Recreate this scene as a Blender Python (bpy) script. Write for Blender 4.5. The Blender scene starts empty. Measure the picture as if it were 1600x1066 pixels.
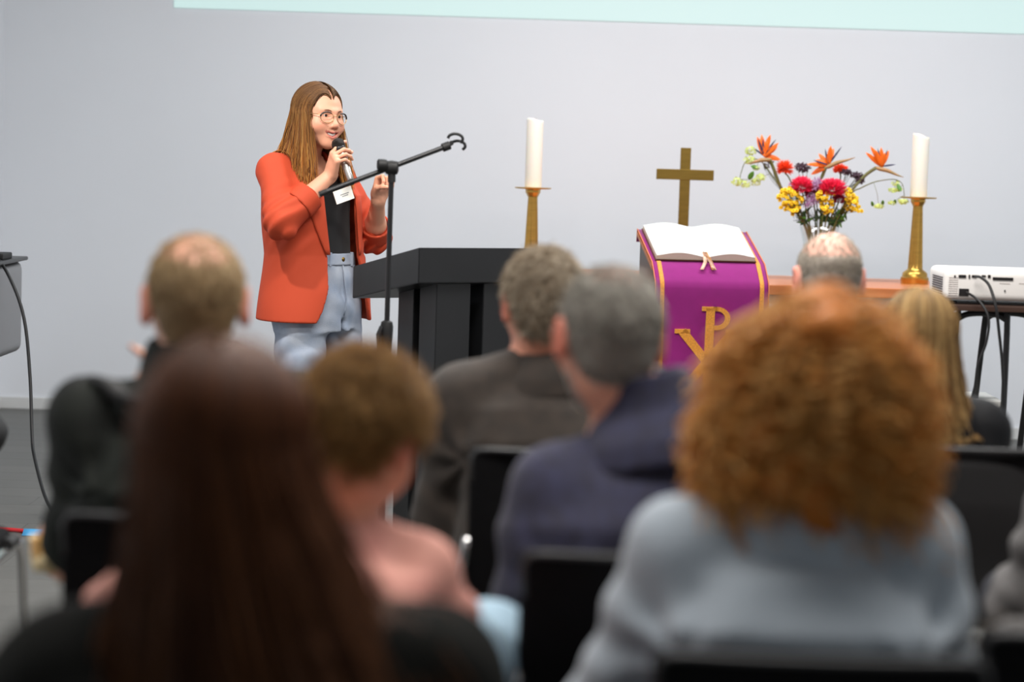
import bpy, bmesh, math, random
import numpy as np
from mathutils import Vector, Matrix

# ------------------------------------------------------------------ camera, world, light
scene = bpy.context.scene
COL = scene.collection
FPX = 3400.0                       # focal length in pixels of a 1600 px wide frame
CAM = np.array([0.0, 0.0, 1.35])
PITCH = math.atan(283 / FPX)
ROLL = 0.031
_r0 = np.array([1.0, 0, 0]); _u0 = np.array([0, math.sin(PITCH), math.cos(PITCH)])
_f = np.array([0, math.cos(PITCH), -math.sin(PITCH)])
_r = math.cos(ROLL) * _r0 + math.sin(ROLL) * _u0
_u = -math.sin(ROLL) * _r0 + math.cos(ROLL) * _u0

def at(px, py, Y):
    """world point at distance Y that the photograph shows at pixel (px, py)"""
    d = _f + (px - 800) / FPX * _r + (533 - py) / FPX * _u
    return CAM + d * (Y / d[1])

cam_data = bpy.data.cameras.new('camera')
cam = bpy.data.objects.new('camera', cam_data); COL.objects.link(cam)
m = Matrix.Identity(4)
for i in range(3):
    m[i][0] = _r[i]; m[i][1] = _u[i]; m[i][2] = -_f[i]; m[i][3] = CAM[i]
cam.matrix_world = m
cam_data.sensor_width = 36.0
cam_data.lens = FPX / 1600 * 36.0
cam_data.clip_start = 0.05; cam_data.clip_end = 100
cam_data.dof.use_dof = True
cam_data.dof.focus_distance = 8.1
cam_data.dof.aperture_fstop = 2.0
cam_data.dof.aperture_blades = 0
scene.camera = cam

world = bpy.data.worlds.new('world'); scene.world = world; world.use_nodes = True
bg = world.node_tree.nodes['Background']
bg.inputs['Color'].default_value = (0.93, 0.96, 1.0, 1); bg.inputs['Strength'].default_value = 0.28

def area_light(name, loc, target, sx, sy, power, color, spread=180):
    d = bpy.data.lights.new(name, 'AREA'); d.shape = 'RECTANGLE'; d.size = sx; d.size_y = sy
    d.energy = power; d.color = color; d.spread = math.radians(spread)
    o = bpy.data.objects.new(name, d); COL.objects.link(o)
    o.location = loc
    o.rotation_euler = (Vector(target) - Vector(loc)).to_track_quat('-Z', 'Y').to_euler()
    return o

# ceiling light panels above the stage and above the seats
area_light('ceiling_light_stage', (0.0, 8.9, 3.30), (0.0, 8.9, 0), 1.6, 0.5, 62, (0.95, 0.975, 1.0))
area_light('ceiling_light_stage', (2.2, 8.9, 3.30), (2.2, 8.9, 0), 1.6, 0.5, 62, (0.95, 0.975, 1.0))
area_light('ceiling_light_front', (0.35, 5.7, 3.30), (0.35, 5.5, 0), 2.4, 0.4, 140, (1.0, 0.965, 0.93))
area_light('ceiling_light_seats', (0.2, 3.15, 3.30), (0.2, 3.4, 0), 3.2, 0.6, 108, (1.0, 0.95, 0.90))
# stage spotlight, up and to the side of the speaker
sd = bpy.data.lights.new('stage_spotlight', 'SPOT'); sd.energy = 250; sd.color = (1.0, 0.93, 0.86)
sd.spot_size = math.radians(30); sd.spot_blend = 0.5; sd.shadow_soft_size = 0.05
so = bpy.data.objects.new('stage_spotlight', sd); COL.objects.link(so)
so.location = (-1.75, 6.35, 3.3)
so.rotation_euler = (Vector((-0.55, 8.0, 0.95)) - so.location).to_track_quat('-Z', 'Y').to_euler()

vs = scene.view_settings
vs.view_transform = 'Standard'; vs.look = 'None'; vs.gamma = 1.0; vs.exposure = 0.0
vs.use_curve_mapping = False

# ------------------------------------------------------------------ helpers
rng = np.random.RandomState(7)
PI = math.pi

def lin(c):
    return tuple(((v / 255) / 12.92 if v / 255 <= 0.04045 else ((v / 255 + 0.055) / 1.055) ** 2.4) for v in c)

def mat(name, rgb, rough=0.6, metal=0.0, var=0.0, vscale=8.0, bump=0.0, bscale=60.0, attr=False, rgb2=None,
        sheen=0.0, trans=0.0, emit=None, coat=0.0, sss=0.0, stretch=None, spec=0.5):
    m = bpy.data.materials.new(name); m.use_nodes = True
    nt = m.node_tree; N = nt.nodes; L = nt.links
    b = N['Principled BSDF']
    c = lin(rgb) + (1,)
    b.inputs['Roughness'].default_value = rough; b.inputs['Metallic'].default_value = metal
    b.inputs['Sheen Weight'].default_value = sheen; b.inputs['Transmission Weight'].default_value = trans
    b.inputs['Coat Weight'].default_value = coat
    b.inputs['Specular IOR Level'].default_value = spec
    if sss:
        b.inputs['Subsurface Weight'].default_value = sss
        b.inputs['Subsurface Radius'].default_value = (0.012, 0.004, 0.002); b.inputs['Subsurface Scale'].default_value = 1.0
    if emit:
        b.inputs['Emission Color'].default_value = c; b.inputs['Emission Strength'].default_value = emit
    tc = N.new('ShaderNodeTexCoord')
    src = tc.outputs['Object']
    if stretch:
        mp = N.new('ShaderNodeMapping'); mp.inputs['Scale'].default_value = stretch
        L.new(src, mp.inputs['Vector']); src = mp.outputs['Vector']
    out = None
    if var > 0 or rgb2:
        nz = N.new('ShaderNodeTexNoise'); nz.inputs['Scale'].default_value = vscale; nz.inputs['Detail'].default_value = 4
        L.new(src, nz.inputs['Vector'])
        mx = N.new('ShaderNodeMix'); mx.data_type = 'RGBA'
        c2 = lin(rgb2) + (1,) if rgb2 else tuple(max(0, v * (1 - var)) for v in c[:3]) + (1,)
        c1 = c if rgb2 else tuple(min(1, v * (1 + var)) for v in c[:3]) + (1,)
        mx.inputs['A'].default_value = c1; mx.inputs['B'].default_value = c2
        rp = N.new('ShaderNodeMapRange'); rp.inputs['From Min'].default_value = 0.3; rp.inputs['From Max'].default_value = 0.7
        L.new(nz.outputs['Fac'], rp.inputs['Value']); L.new(rp.outputs['Result'], mx.inputs['Factor'])
        out = mx.outputs['Result']
    if attr:
        at_ = N.new('ShaderNodeAttribute'); at_.attribute_name = 'tint'
        if out is None:
            out = at_.outputs['Color']
        else:
            mm = N.new('ShaderNodeMix'); mm.data_type = 'RGBA'; mm.blend_type = 'MULTIPLY'; mm.inputs['Factor'].default_value = 1
            L.new(out, mm.inputs['A']); L.new(at_.outputs['Color'], mm.inputs['B']); out = mm.outputs['Result']
    if out is None:
        b.inputs['Base Color'].default_value = c
    else:
        L.new(out, b.inputs['Base Color'])
    if bump > 0:
        nb = N.new('ShaderNodeTexNoise'); nb.inputs['Scale'].default_value = bscale; nb.inputs['Detail'].default_value = 3
        L.new(src, nb.inputs['Vector'])
        bp = N.new('ShaderNodeBump'); bp.inputs['Strength'].default_value = bump; bp.inputs['Distance'].default_value = 0.01
        L.new(nb.outputs['Fac'], bp.inputs['Height']); L.new(bp.outputs['Normal'], b.inputs['Normal'])
    return m

def tag(o, label=None, cat=None, group=None, kind=None):
    if label: o['label'] = label
    if cat: o['category'] = cat
    if group: o['group'] = group
    if kind: o['kind'] = kind
    return o

def empty(name, loc=(0, 0, 0), rz=0.0):
    o = bpy.data.objects.new(name, None); COL.objects.link(o)
    o.location = tuple(float(v) for v in loc); o.rotation_euler = (0, 0, rz); o.empty_display_size = 0.1
    return o

def thing(name, label, cat, loc=(0, 0, 0), rz=0.0, group=None):
    return tag(empty(name, loc, rz), label, cat, group)

def link_mesh(name, me, material=None, parent=None):
    o = bpy.data.objects.new(name, me); COL.objects.link(o)
    if material is not None:
        for mm in (material if isinstance(material, (list, tuple)) else [material]):
            me.materials.append(mm)
    if parent is not None: o.parent = parent
    return o

def mesh_np(name, V, F, material=None, parent=None, smooth=True, tint=None, origin=(0, 0, 0)):
    """V (n,3), F (m,3|4) -> linked object"""
    V = np.asarray(V, np.float32) - np.asarray(origin, np.float32); F = np.asarray(F, np.int32)
    me = bpy.data.meshes.new(name)
    n, k = F.shape
    me.vertices.add(len(V)); me.vertices.foreach_set('co', V.ravel())
    me.loops.add(n * k); me.loops.foreach_set('vertex_index', F.ravel())
    me.polygons.add(n)
    me.polygons.foreach_set('loop_start', np.arange(0, n * k, k, dtype=np.int32))
    me.polygons.foreach_set('loop_total', np.full(n, k, np.int32))
    me.polygons.foreach_set('use_smooth', np.full(n, smooth, bool))
    me.update(calc_edges=True)
    if tint is not None:
        a = me.attributes.new('tint', 'FLOAT_COLOR', 'POINT')
        t = np.ones((len(V), 4), np.float32); t[:, :3] = tint
        a.data.foreach_set('color', t.ravel())
    return link_mesh(name, me, material, parent)

class MB:
    """collects simple solids and links them as one mesh object"""
    def __init__(s): s.bm = bmesh.new()
    def box(s, c, size, M=None, bevel=0.0, seg=2):
        r = bmesh.ops.create_cube(s.bm, size=1.0)
        vs_ = r['verts']
        bmesh.ops.scale(s.bm, vec=Vector(size), verts=vs_)
        if bevel > 0:
            es = list({e for v in vs_ for e in v.link_edges})
            rb = bmesh.ops.bevel(s.bm, geom=es, offset=bevel, segments=seg, affect='EDGES', profile=0.6)
            vs_ = list({v for f in rb['faces'] for v in f.verts} | {v for v in vs_ if v.is_valid})
            vs_ = s._island(vs_[0])
        T = Matrix.Translation(Vector(tuple(float(x) for x in c)))
        if M is not None: T = T @ M.to_4x4()
        bmesh.ops.transform(s.bm, matrix=T, verts=vs_)
        return s
    def _island(s, v0):
        seen = {v0}; st = [v0]
        while st:
            v = st.pop()
            for e in v.link_edges:
                o = e.other_vert(v)
                if o not in seen: seen.add(o); st.append(o)
        return list(seen)
    def tube(s, pts, r, n=8, cap=True, smooth_path=0, flat=None):
        pts = [Vector(tuple(float(x) for x in p)) for p in pts]
        if smooth_path: pts = catmull(pts, smooth_path)
        rs = r if isinstance(r, (list, tuple, np.ndarray)) else None
        if rs is not None and len(rs) != len(pts):
            rs = list(np.interp(np.linspace(0, 1, len(pts)), np.linspace(0, 1, len(rs)), rs))
        rings = []
        T0 = (pts[1] - pts[0]).normalized()
        up = Vector((0, 0, 1)) if abs(T0.z) < 0.9 else Vector((1, 0, 0))
        U = T0.cross(up).normalized()
        for i, p in enumerate(pts):
            T = (pts[min(i + 1, len(pts) - 1)] - pts[max(i - 1, 0)]).normalized()
            U = (U - T * U.dot(T)).normalized(); W = T.cross(U)
            rad = rs[i] if rs is not None else r
            fl = flat or 1.0
            rings.append([s.bm.verts.new(p + (U * math.cos(a) + W * math.sin(a) * fl) * rad) for a in [2 * PI * k / n for k in range(n)]])
        for a, b in zip(rings[:-1], rings[1:]):
            for k in range(n):
                s.bm.faces.new((a[k], a[(k + 1) % n], b[(k + 1) % n], b[k]))
        if cap:
            s.bm.faces.new(list(reversed(rings[0]))); s.bm.faces.new(rings[-1])
        return s
    def lathe(s, prof, c=(0, 0, 0), n=32, M=None, flute=0.0, nfl=0, flute_rng=None):
        rings = []
        T = Matrix.Translation(Vector(tuple(float(x) for x in c)))
        if M is not None: T = T @ M.to_4x4()
        for r, z in prof:
            ring = []
            for k in range(n):
                a = 2 * PI * k / n; rr = r
                if flute and flute_rng and flute_rng[0] <= z <= flute_rng[1]:
                    rr = r * (1 - flute * (0.5 + 0.5 * math.cos(nfl * a)))
                ring.append(s.bm.verts.new(T @ Vector((rr * math.cos(a), rr * math.sin(a), z))))
            rings.append(ring)
        for a, b in zip(rings[:-1], rings[1:]):
            for k in range(n):
                s.bm.faces.new((a[k], a[(k + 1) % n], b[(k + 1) % n], b[k]))
        if prof[0][0] > 1e-5: s.bm.faces.new(list(reversed(rings[0])))
        if prof[-1][0] > 1e-5: s.bm.faces.new(rings[-1])
        return s
    def poly(s, pts):
        s.bm.faces.new([s.bm.verts.new(tuple(float(x) for x in p)) for p in pts]); return s
    def prism(s, outline, M, depth):
        """outline: 2D points in local xy, extruded from z=0 to z=depth, then M (4x4)"""
        a = [s.bm.verts.new(M @ Vector((x, y, 0))) for x, y in outline]
        b = [s.bm.verts.new(M @ Vector((x, y, depth))) for x, y in outline]
        n = len(a)
        s.bm.faces.new(list(reversed(a))); s.bm.faces.new(b)
        for k in range(n): s.bm.faces.new((a[k], a[(k + 1) % n], b[(k + 1) % n], b[k]))
        return s
    def sheet(s, grid, thick=0.0):
        """grid[i][j] points -> quad sheet, optionally thickened along the normal"""
        G = np.asarray(grid, float)
        n, m_ = G.shape[:2]
        if thick:
            du = np.gradient(G, axis=0); dv = np.gradient(G, axis=1)
            nr = np.cross(du, dv); nr /= np.maximum(np.linalg.norm(nr, axis=2, keepdims=True), 1e-9)
            tops = G + nr * thick / 2; bots = G - nr * thick / 2
        else: tops = G; bots = None
        A = [[s.bm.verts.new(tops[i, j]) for j in range(m_)] for i in range(n)]
        for i in range(n - 1):
            for j in range(m_ - 1):
                s.bm.faces.new((A[i][j], A[i + 1][j], A[i + 1][j + 1], A[i][j + 1]))
        if bots is not None:
            B = [[s.bm.verts.new(bots[i, j]) for j in range(m_)] for i in range(n)]
            for i in range(n - 1):
                for j in range(m_ - 1):
                    s.bm.faces.new((B[i][j], B[i][j + 1], B[i + 1][j + 1], B[i + 1][j]))
            for i in range(n - 1):
                s.bm.faces.new((A[i][0], B[i][0], B[i + 1][0], A[i + 1][0]))
                s.bm.faces.new((A[i][-1], A[i + 1][-1], B[i + 1][-1], B[i][-1]))
            for j in range(m_ - 1):
                s.bm.faces.new((A[0][j], A[0][j + 1], B[0][j + 1], B[0][j]))
                s.bm.faces.new((A[-1][j], B[-1][j], B[-1][j + 1], A[-1][j + 1]))
        return s
    def build(s, name, material=None, parent=None, smooth=False, origin=None):
        bmesh.ops.recalc_face_normals(s.bm, faces=s.bm.faces)
        if origin is not None:
            bmesh.ops.translate(s.bm, vec=-Vector(tuple(float(x) for x in origin)), verts=s.bm.verts)
        me = bpy.data.meshes.new(name); s.bm.to_mesh(me); s.bm.free()
        if smooth:
            for p in me.polygons: p.use_smooth = True
            if smooth == 'auto':
                me.set_sharp_from_angle(angle=math.radians(40))
        o = link_mesh(name, me, material, parent)
        if origin is not None and parent is None: o.location = tuple(float(x) for x in origin)
        return o

def catmull(pts, sub):
    P = [pts[0] * 2 - pts[1]] + list(pts) + [pts[-1] * 2 - pts[-2]]
    out = []
    for i in range(1, len(P) - 2):
        p0, p1, p2, p3 = P[i - 1], P[i], P[i + 1], P[i + 2]
        for k in range(sub):
            t = k / sub
            out.append(0.5 * ((2 * p1) + (p2 - p0) * t + (2 * p0 - 5 * p1 + 4 * p2 - p3) * t * t + (3 * p1 - p0 - 3 * p2 + p3) * t ** 3))
    out.append(P[-2]); return out

def copy_tree(o, parent=None):
    c = o.copy(); COL.objects.link(c); c.parent = parent
    for ch in list(o.children): copy_tree(ch, c)
    return c

def rot(ax, deg): return Matrix.Rotation(math.radians(deg), 3, ax)
def npm(M): return np.array([[M[i][j] for j in range(3)] for i in range(3)], float)
def unit(v):
    v = np.asarray(v, float); return v / np.linalg.norm(v)

# ------------------------------------------------------------------ signed distance modelling for organic shapes
def smin(a, b, k):
    if k <= 0: return np.minimum(a, b)
    h = np.maximum(k - np.abs(a - b), 0) / k
    return np.minimum(a, b) - h * h * k * 0.25

def smax(a, b, k): return -smin(-a, -b, k)

class SDF:
    def __init__(s): s.P = []; s.disp = None
    def add(s, fn, c, rad, k, op):
        s.P.append((fn, np.asarray(c, float), float(rad), k, op)); return s
    def cap(s, a, b, ra, rb=None, k=0.02, op='u', flat=None):
        a = np.asarray(a, np.float32); b = np.asarray(b, np.float32); rb = ra if rb is None else rb
        ba = b - a; L2 = max(float(ba @ ba), 1e-9)
        if flat is not None:
            ax = unit(flat[0]).astype(np.float32); fac = flat[1]
        def fn(p):
            pa = p - a
            t = np.clip(pa @ ba / L2, 0, 1)
            q = pa - t[:, None] * ba
            if flat is not None:
                q = q + ((q @ ax) * (1 / fac - 1))[:, None] * ax
                return (np.sqrt((q * q).sum(1)) - (ra + t * (rb - ra))) * min(1.0, fac ** 0.5)
            return np.sqrt((q * q).sum(1)) - (ra + t * (rb - ra))
        return s.add(fn, (a + b) / 2, 0, k, op)
    def ell(s, c, r, R=None, k=0.02, op='u'):
        c = np.asarray(c, np.float32); r = np.asarray(r, np.float32)
        RR = None if R is None else np.asarray(R, np.float32)
        def fn(p):
            q = p - c
            if RR is not None: q = q @ RR
            k0 = np.sqrt(((q / r) ** 2).sum(1)); k1 = np.sqrt(((q / (r * r)) ** 2).sum(1))
            return k0 * (k0 - 1) / np.maximum(k1, 1e-6)
        return s.add(fn, c, 0, k, op)
    def box(s, c, half, rnd, R=None, k=0.01, op='u'):
        c = np.asarray(c, np.float32); h = np.asarray(half, np.float32) - rnd
        RR = None if R is None else np.asarray(R, np.float32)
        def fn(p):
            q = p - c
            if RR is not None: q = q @ RR
            d = np.abs(q) - h
            return np.sqrt((np.maximum(d, 0) ** 2).sum(1)) + np.minimum(d.max(1), 0) - rnd
        return s.add(fn, c, 0, k, op)
    def loft(s, O, R, rings, k=0.03, op='u', pw=2.0, shell=None, disp=None):
        """generalised cylinder along R's z axis; rings (z, cx, cy, rx, ry)"""
        O = np.asarray(O, np.float32); R = np.asarray(R, np.float32); A = np.asarray(rings, float)
        def fn(p):
            q = (p - O) @ R
            z = np.clip(q[:, 2], A[0, 0], A[-1, 0])
            cx = np.interp(z, A[:, 0], A[:, 1]); cy = np.interp(z, A[:, 0], A[:, 2])
            rx = np.interp(z, A[:, 0], A[:, 3]); ry = np.interp(z, A[:, 0], A[:, 4])
            x = np.abs(q[:, 0] - cx) / rx; y = np.abs(q[:, 1] - cy) / ry
            g = (x ** pw + y ** pw) ** (1 / pw)
            d = (g - 1) * np.minimum(rx, ry) * (0.6 + 0.4 * np.clip(g, 0, 1))
            dz = np.maximum(A[0, 0] - q[:, 2], q[:, 2] - A[-1, 0])
            if disp is not None: d = d + disp(p)
            if shell is not None: d = np.abs(d - shell[0]) - shell[1]
            return np.where(dz > 0, np.sqrt(np.maximum(d, 0) ** 2 + dz * dz), np.maximum(d, dz)).astype(np.float32)
        mid = O + R @ np.array([0, 0, (A[0, 0] + A[-1, 0]) / 2], np.float32)
        return s.add(fn, mid, 0, k, op)
    def plane(s, pt, n, k=0.005, op='s'):
        """op 's' removes the half space on the side n points to"""
        pt = np.asarray(pt, np.float32); n = unit(n).astype(np.float32)
        return s.add(lambda p: -((p - pt) @ n), pt, 0, k, op)
    def func(s, fn, k=0.005, op='s'): return s.add(fn, (0, 0, 0), 0, k, op)
    def ev(s, p, keep=None):
        d = None
        for i, (fn, c, rad, k, op) in enumerate(s.P):
            if keep is not None and not keep[i]: continue
            e = fn(p)
            if d is None: d = e if op == 'u' else np.full(len(p), 1.0, np.float32)
            elif op == 'u': d = smin(d, e, k)
            elif op == 's': d = smax(d, -e, k)
            elif op == 'i': d = smax(d, e, k)
        if s.disp is not None: d = d + s.disp(p)
        return d
    def bounds_auto(s, lo, hi): pass
    def mesh(s, lo, hi, h, B=10):
        lo = np.asarray(lo, float); hi = np.asarray(hi, float)
        nb = np.maximum(np.ceil((hi - lo) / (h * B)).astype(int), 1)
        n = nb * B
        V = np.full(n + 1, 1.0, np.float32)
        I = np.indices(nb).reshape(3, -1).T
        cen = (lo + (I * B + B / 2) * h).astype(np.float32)
        R = math.sqrt(3) * (B / 2 + 1) * h
        each = []
        for fn, c, rad, k, op in s.P: each.append(fn(cen))
        d = None
        for e, (fn, c, rad, k, op) in zip(each, s.P):
            if d is None: d = e
            elif op == 'u': d = smin(d, e, k)
            elif op == 's': d = smax(d, -e, k)
            elif op == 'i': d = smax(d, e, k)
        g = np.arange(B + 1)
        off = np.stack(np.meshgrid(g, g, g, indexing='ij'), -1).reshape(-1, 3) * h
        near = np.abs(d) < R * 1.12 + (0.02 if s.disp is not None else 0.008)
        E = np.stack(each); ks = np.array([q[3] for q in s.P])[:, None]
        addm = np.array([q[4] == 'u' for q in s.P])[:, None]; inter = np.array([q[4] == 'i' for q in s.P])[:, None]
        KEEP = np.where(addm, E - R < d[None] + R + ks + 0.01, (E - R < ks + R + 0.01) | inter)
        KEEP[0] = True
        sgn = np.where(d > 0, 1.0, -1.0).astype(np.float32).reshape(nb)
        V[:-1, :-1, :-1] = np.repeat(np.repeat(np.repeat(sgn, B, 0), B, 1), B, 2)
        for bi in np.nonzero(near)[0]:
            i, j, k3 = I[bi] * B
            p = (lo + I[bi] * B * h + off).astype(np.float32)
            V[i:i + B + 1, j:j + B + 1, k3:k3 + B + 1] = s.ev(p, KEEP[:, bi]).reshape(B + 1, B + 1, B + 1)
        # closed at the borders
        V[0] = np.maximum(V[0], h * .3); V[-1] = np.maximum(V[-1], h * .3)
        V[:, 0] = np.maximum(V[:, 0], h * .3); V[:, -1] = np.maximum(V[:, -1], h * .3)
        V[:, :, 0] = np.maximum(V[:, :, 0], h * .3); V[:, :, -1] = np.maximum(V[:, :, -1], h * .3)
        return surface_nets(V, lo, h)

def surface_nets(V, lo, h):
    S = V < 0
    c = np.zeros(np.array(V.shape) - 1, np.uint8)
    for a in (0, 1):
        for b in (0, 1):
            for e in (0, 1):
                c += S[a:S.shape[0] - 1 + a, b:S.shape[1] - 1 + b, e:S.shape[2] - 1 + e]
    act = (c > 0) & (c < 8)
    cells = np.argwhere(act)
    idx = np.full(act.shape, -1, np.int32); idx[act] = np.arange(len(cells))
    cor = {}
    for a in (0, 1):
        for b in (0, 1):
            for e in (0, 1):
                cor[(a, b, e)] = V[cells[:, 0] + a, cells[:, 1] + b, cells[:, 2] + e]
    acc = np.zeros((len(cells), 3)); cnt = np.zeros(len(cells))
    for p in cor:
        for ax in range(3):
            if p[ax] == 0:
                q = list(p); q[ax] = 1; q = tuple(q)
                v0, v1 = cor[p], cor[q]
                mk = (v0 < 0) != (v1 < 0)
                t = np.where(mk, v0 / np.where(mk, v0 - v1, 1), 0)
                pos = np.tile(np.array(p, float), (len(cells), 1)); pos[:, ax] = t
                acc += pos * mk[:, None]; cnt += mk
    verts = lo + (cells + acc / np.maximum(cnt, 1)[:, None]) * h
    faces = []
    n0, n1, n2 = V.shape
    for ax in range(3):
        sl0 = [slice(1, -1)] * 3; sl1 = [slice(1, -1)] * 3
        sl0[ax] = slice(0, -1); sl1[ax] = slice(1, None)
        a = S[tuple(sl0)]; b = S[tuple(sl1)]
        E = np.argwhere(a != b)
        if not len(E): continue
        inside0 = a[tuple(E.T)]
        base = E + 1; base[:, ax] -= 1
        u, v = (ax + 1) % 3, (ax + 2) % 3
        def cell(du, dv):
            q = base.copy(); q[:, u] += du; q[:, v] += dv
            return idx[q[:, 0], q[:, 1], q[:, 2]]
        Q = np.stack([cell(-1, -1), cell(0, -1), cell(0, 0), cell(-1, 0)], 1)
        Q[~inside0] = Q[~inside0][:, ::-1]
        faces.append(Q)
    F = np.concatenate(faces) if faces else np.zeros((0, 4), int)
    F = F[(F >= 0).all(1)]
    return verts, F

def folds(seed, amp, freq, stretch=(1, 1, 1), n=5, warp=0.6):
    """soft cloth folds: warped sine field"""
    r = np.random.RandomState(seed)
    K = r.randn(n, 3) * np.asarray(stretch) * freq; ph = r.rand(n) * 6.28; W = r.randn(3, 3) * freq * 0.5
    def f(p):
        q = p + warp / freq * np.sin(p @ W.T.astype(np.float32))
        return (amp / n ** 0.5 * np.sin(q @ K.T.astype(np.float32) + ph.astype(np.float32)).sum(1)).astype(np.float32)
    return f

def strands(name, P, r0, r1, material, parent, tint=None, sides=3, origin=(0, 0, 0)):
    """P (N,S,3) polylines -> one mesh of thin tapered tubes; tint (N,3)"""
    P = np.asarray(P, float); N, S = P.shape[:2]
    T = np.gradient(P, axis=1); T /= np.maximum(np.linalg.norm(T, axis=2, keepdims=True), 1e-9)
    ref = np.where(np.abs(T[..., 2:3]) < 0.85, np.array([0, 0, 1.0]), np.array([1.0, 0, 0]))
    ref = np.repeat(ref[:, :1], S, 1)
    U = np.cross(T, ref); U /= np.maximum(np.linalg.norm(U, axis=2, keepdims=True), 1e-9)
    W = np.cross(T, U)
    t = np.linspace(0, 1, S)
    rad = (np.broadcast_to(r0, N)[:, None] * (1 - t) + np.broadcast_to(r1, N)[:, None] * t)[..., None]
    rings = [P + (U * math.cos(2 * PI * k / sides) + W * math.sin(2 * PI * k / sides)) * rad for k in range(sides)]
    V = np.stack(rings, 2)                               # N,S,sides,3
    base = (np.arange(N) * S * sides)[:, None, None] + (np.arange(S - 1) * sides)[None, :, None] + np.arange(sides)[None, None, :]
    nxt = (np.arange(N) * S * sides)[:, None, None] + (np.arange(S - 1) * sides)[None, :, None] + ((np.arange(sides) + 1) % sides)[None, None, :]
    F = np.stack([base, nxt, nxt + sides, base + sides], -1).reshape(-1, 4)
    tv = None
    if tint is not None:
        tint = np.asarray(tint)
        tv = np.repeat(tint, S * sides, 0) if tint.ndim == 2 else np.repeat(tint.reshape(-1, 3), sides, 0)
    return mesh_np(name, V.reshape(-1, 3), F, material, parent, True, tv, origin)

# ------------------------------------------------------------------ materials
M_wall = mat('wall_paint', (226, 229, 234), 0.75, var=0.012, vscale=1.5, bump=0.03, bscale=150)
M_base = mat('baseboard_paint', (212, 213, 212), 0.5)
M_ceil = mat('ceiling_paint', (225, 225, 222), 0.8, bump=0.05, bscale=80)
M_floor = mat('floor_subfloor', (70, 69, 66), 0.7)
M_black = mat('black_lacquer', (27, 28, 30), 0.36, var=0.1, vscale=6, bump=0.02, bscale=40)
M_blackmetal = mat('black_metal', (22, 22, 24), 0.38, bump=0.01)
M_blackrub = mat('black_rubber', (14, 14, 15), 0.6)
M_brass = mat('brushed_brass', (200, 158, 80), 0.33, metal=1.0, var=0.08, vscale=14, stretch=(1, 1, 6), bump=0.02, bscale=90)
M_brassflat = mat('dull_brass', (142, 116, 58), 0.42, metal=1.0, var=0.10, vscale=9, stretch=(1, 1, 5), bump=0.03, bscale=80)
M_wax = mat('candle_wax', (250, 240, 226), 0.45, sss=0.25)
M_wood = mat('altar_wood', (205, 122, 72), 0.35, var=0.12, vscale=4, stretch=(1, 9, 9))
M_chrome = mat('chrome', (200, 200, 200), 0.14, metal=1.0)
M_purple = mat('purple_felt', (140, 18, 112), 0.9, sheen=0.15, var=0.05, vscale=30, bump=0.08, bscale=500)
M_gold = mat('gold_braid', (226, 148, 40), 0.55, var=0.22, vscale=160, bump=0.35, bscale=420, sheen=0.2)
M_page = mat('page_paper', (250, 248, 240), 0.7)
M_pageedge = mat('page_edges', (214, 196, 178), 0.7, var=0.1, vscale=200, stretch=(1, 1, 30))
M_projector = mat('projector_plastic', (232, 228, 224), 0.45)
M_dark = mat('dark_port', (20, 16, 18), 0.5)
M_cart = mat('cart_board', (62, 40, 30), 0.5)
M_cable = mat('cable_black', (16, 16, 18), 0.5)

# floor planks with a tone of their own each
M_plank = bpy.data.materials.new('floor_plank'); M_plank.use_nodes = True
nt = M_plank.node_tree; N = nt.nodes; L = nt.links
b = N['Principled BSDF']; b.inputs['Roughness'].default_value = 0.5
oi = N.new('ShaderNodeObjectInfo'); tc = N.new('ShaderNodeTexCoord'); mp = N.new('ShaderNodeMapping')
mp.inputs['Scale'].default_value = (1.2, 14, 1); L.new(tc.outputs['Object'], mp.inputs['Vector'])
vm = N.new('ShaderNodeVectorMath'); vm.operation = 'ADD'; L.new(mp.outputs['Vector'], vm.inputs[0])
sc_ = N.new('ShaderNodeVectorMath'); sc_.operation = 'SCALE'; sc_.inputs['Scale'].default_value = 40
cb = N.new('ShaderNodeCombineXYZ'); L.new(oi.outputs['Random'], cb.inputs[0]); L.new(oi.outputs['Random'], cb.inputs[1])
L.new(cb.outputs[0], sc_.inputs[0]); L.new(sc_.outputs[0], vm.inputs[1])
nz = N.new('ShaderNodeTexNoise'); nz.inputs['Scale'].default_value = 3; nz.inputs['Detail'].default_value = 6
L.new(vm.outputs[0], nz.inputs['Vector'])
mx = N.new('ShaderNodeMix'); mx.data_type = 'RGBA'
mx.inputs['A'].default_value = lin((80, 80, 77)) + (1,); mx.inputs['B'].default_value = lin((102, 101, 97)) + (1,)
ad = N.new('ShaderNodeMath'); ad.operation = 'MULTIPLY_ADD'; ad.inputs[1].default_value = 0.6
L.new(nz.outputs['Fac'], ad.inputs[0])
ms = N.new('ShaderNodeMath'); ms.operation = 'MULTIPLY'; ms.inputs[1].default_value = 0.4; L.new(oi.outputs['Random'], ms.inputs[0])
L.new(ms.outputs[0], ad.inputs[2]); L.new(ad.outputs[0], mx.inputs['Factor']); L.new(mx.outputs['Result'], b.inputs['Base Color'])

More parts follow.
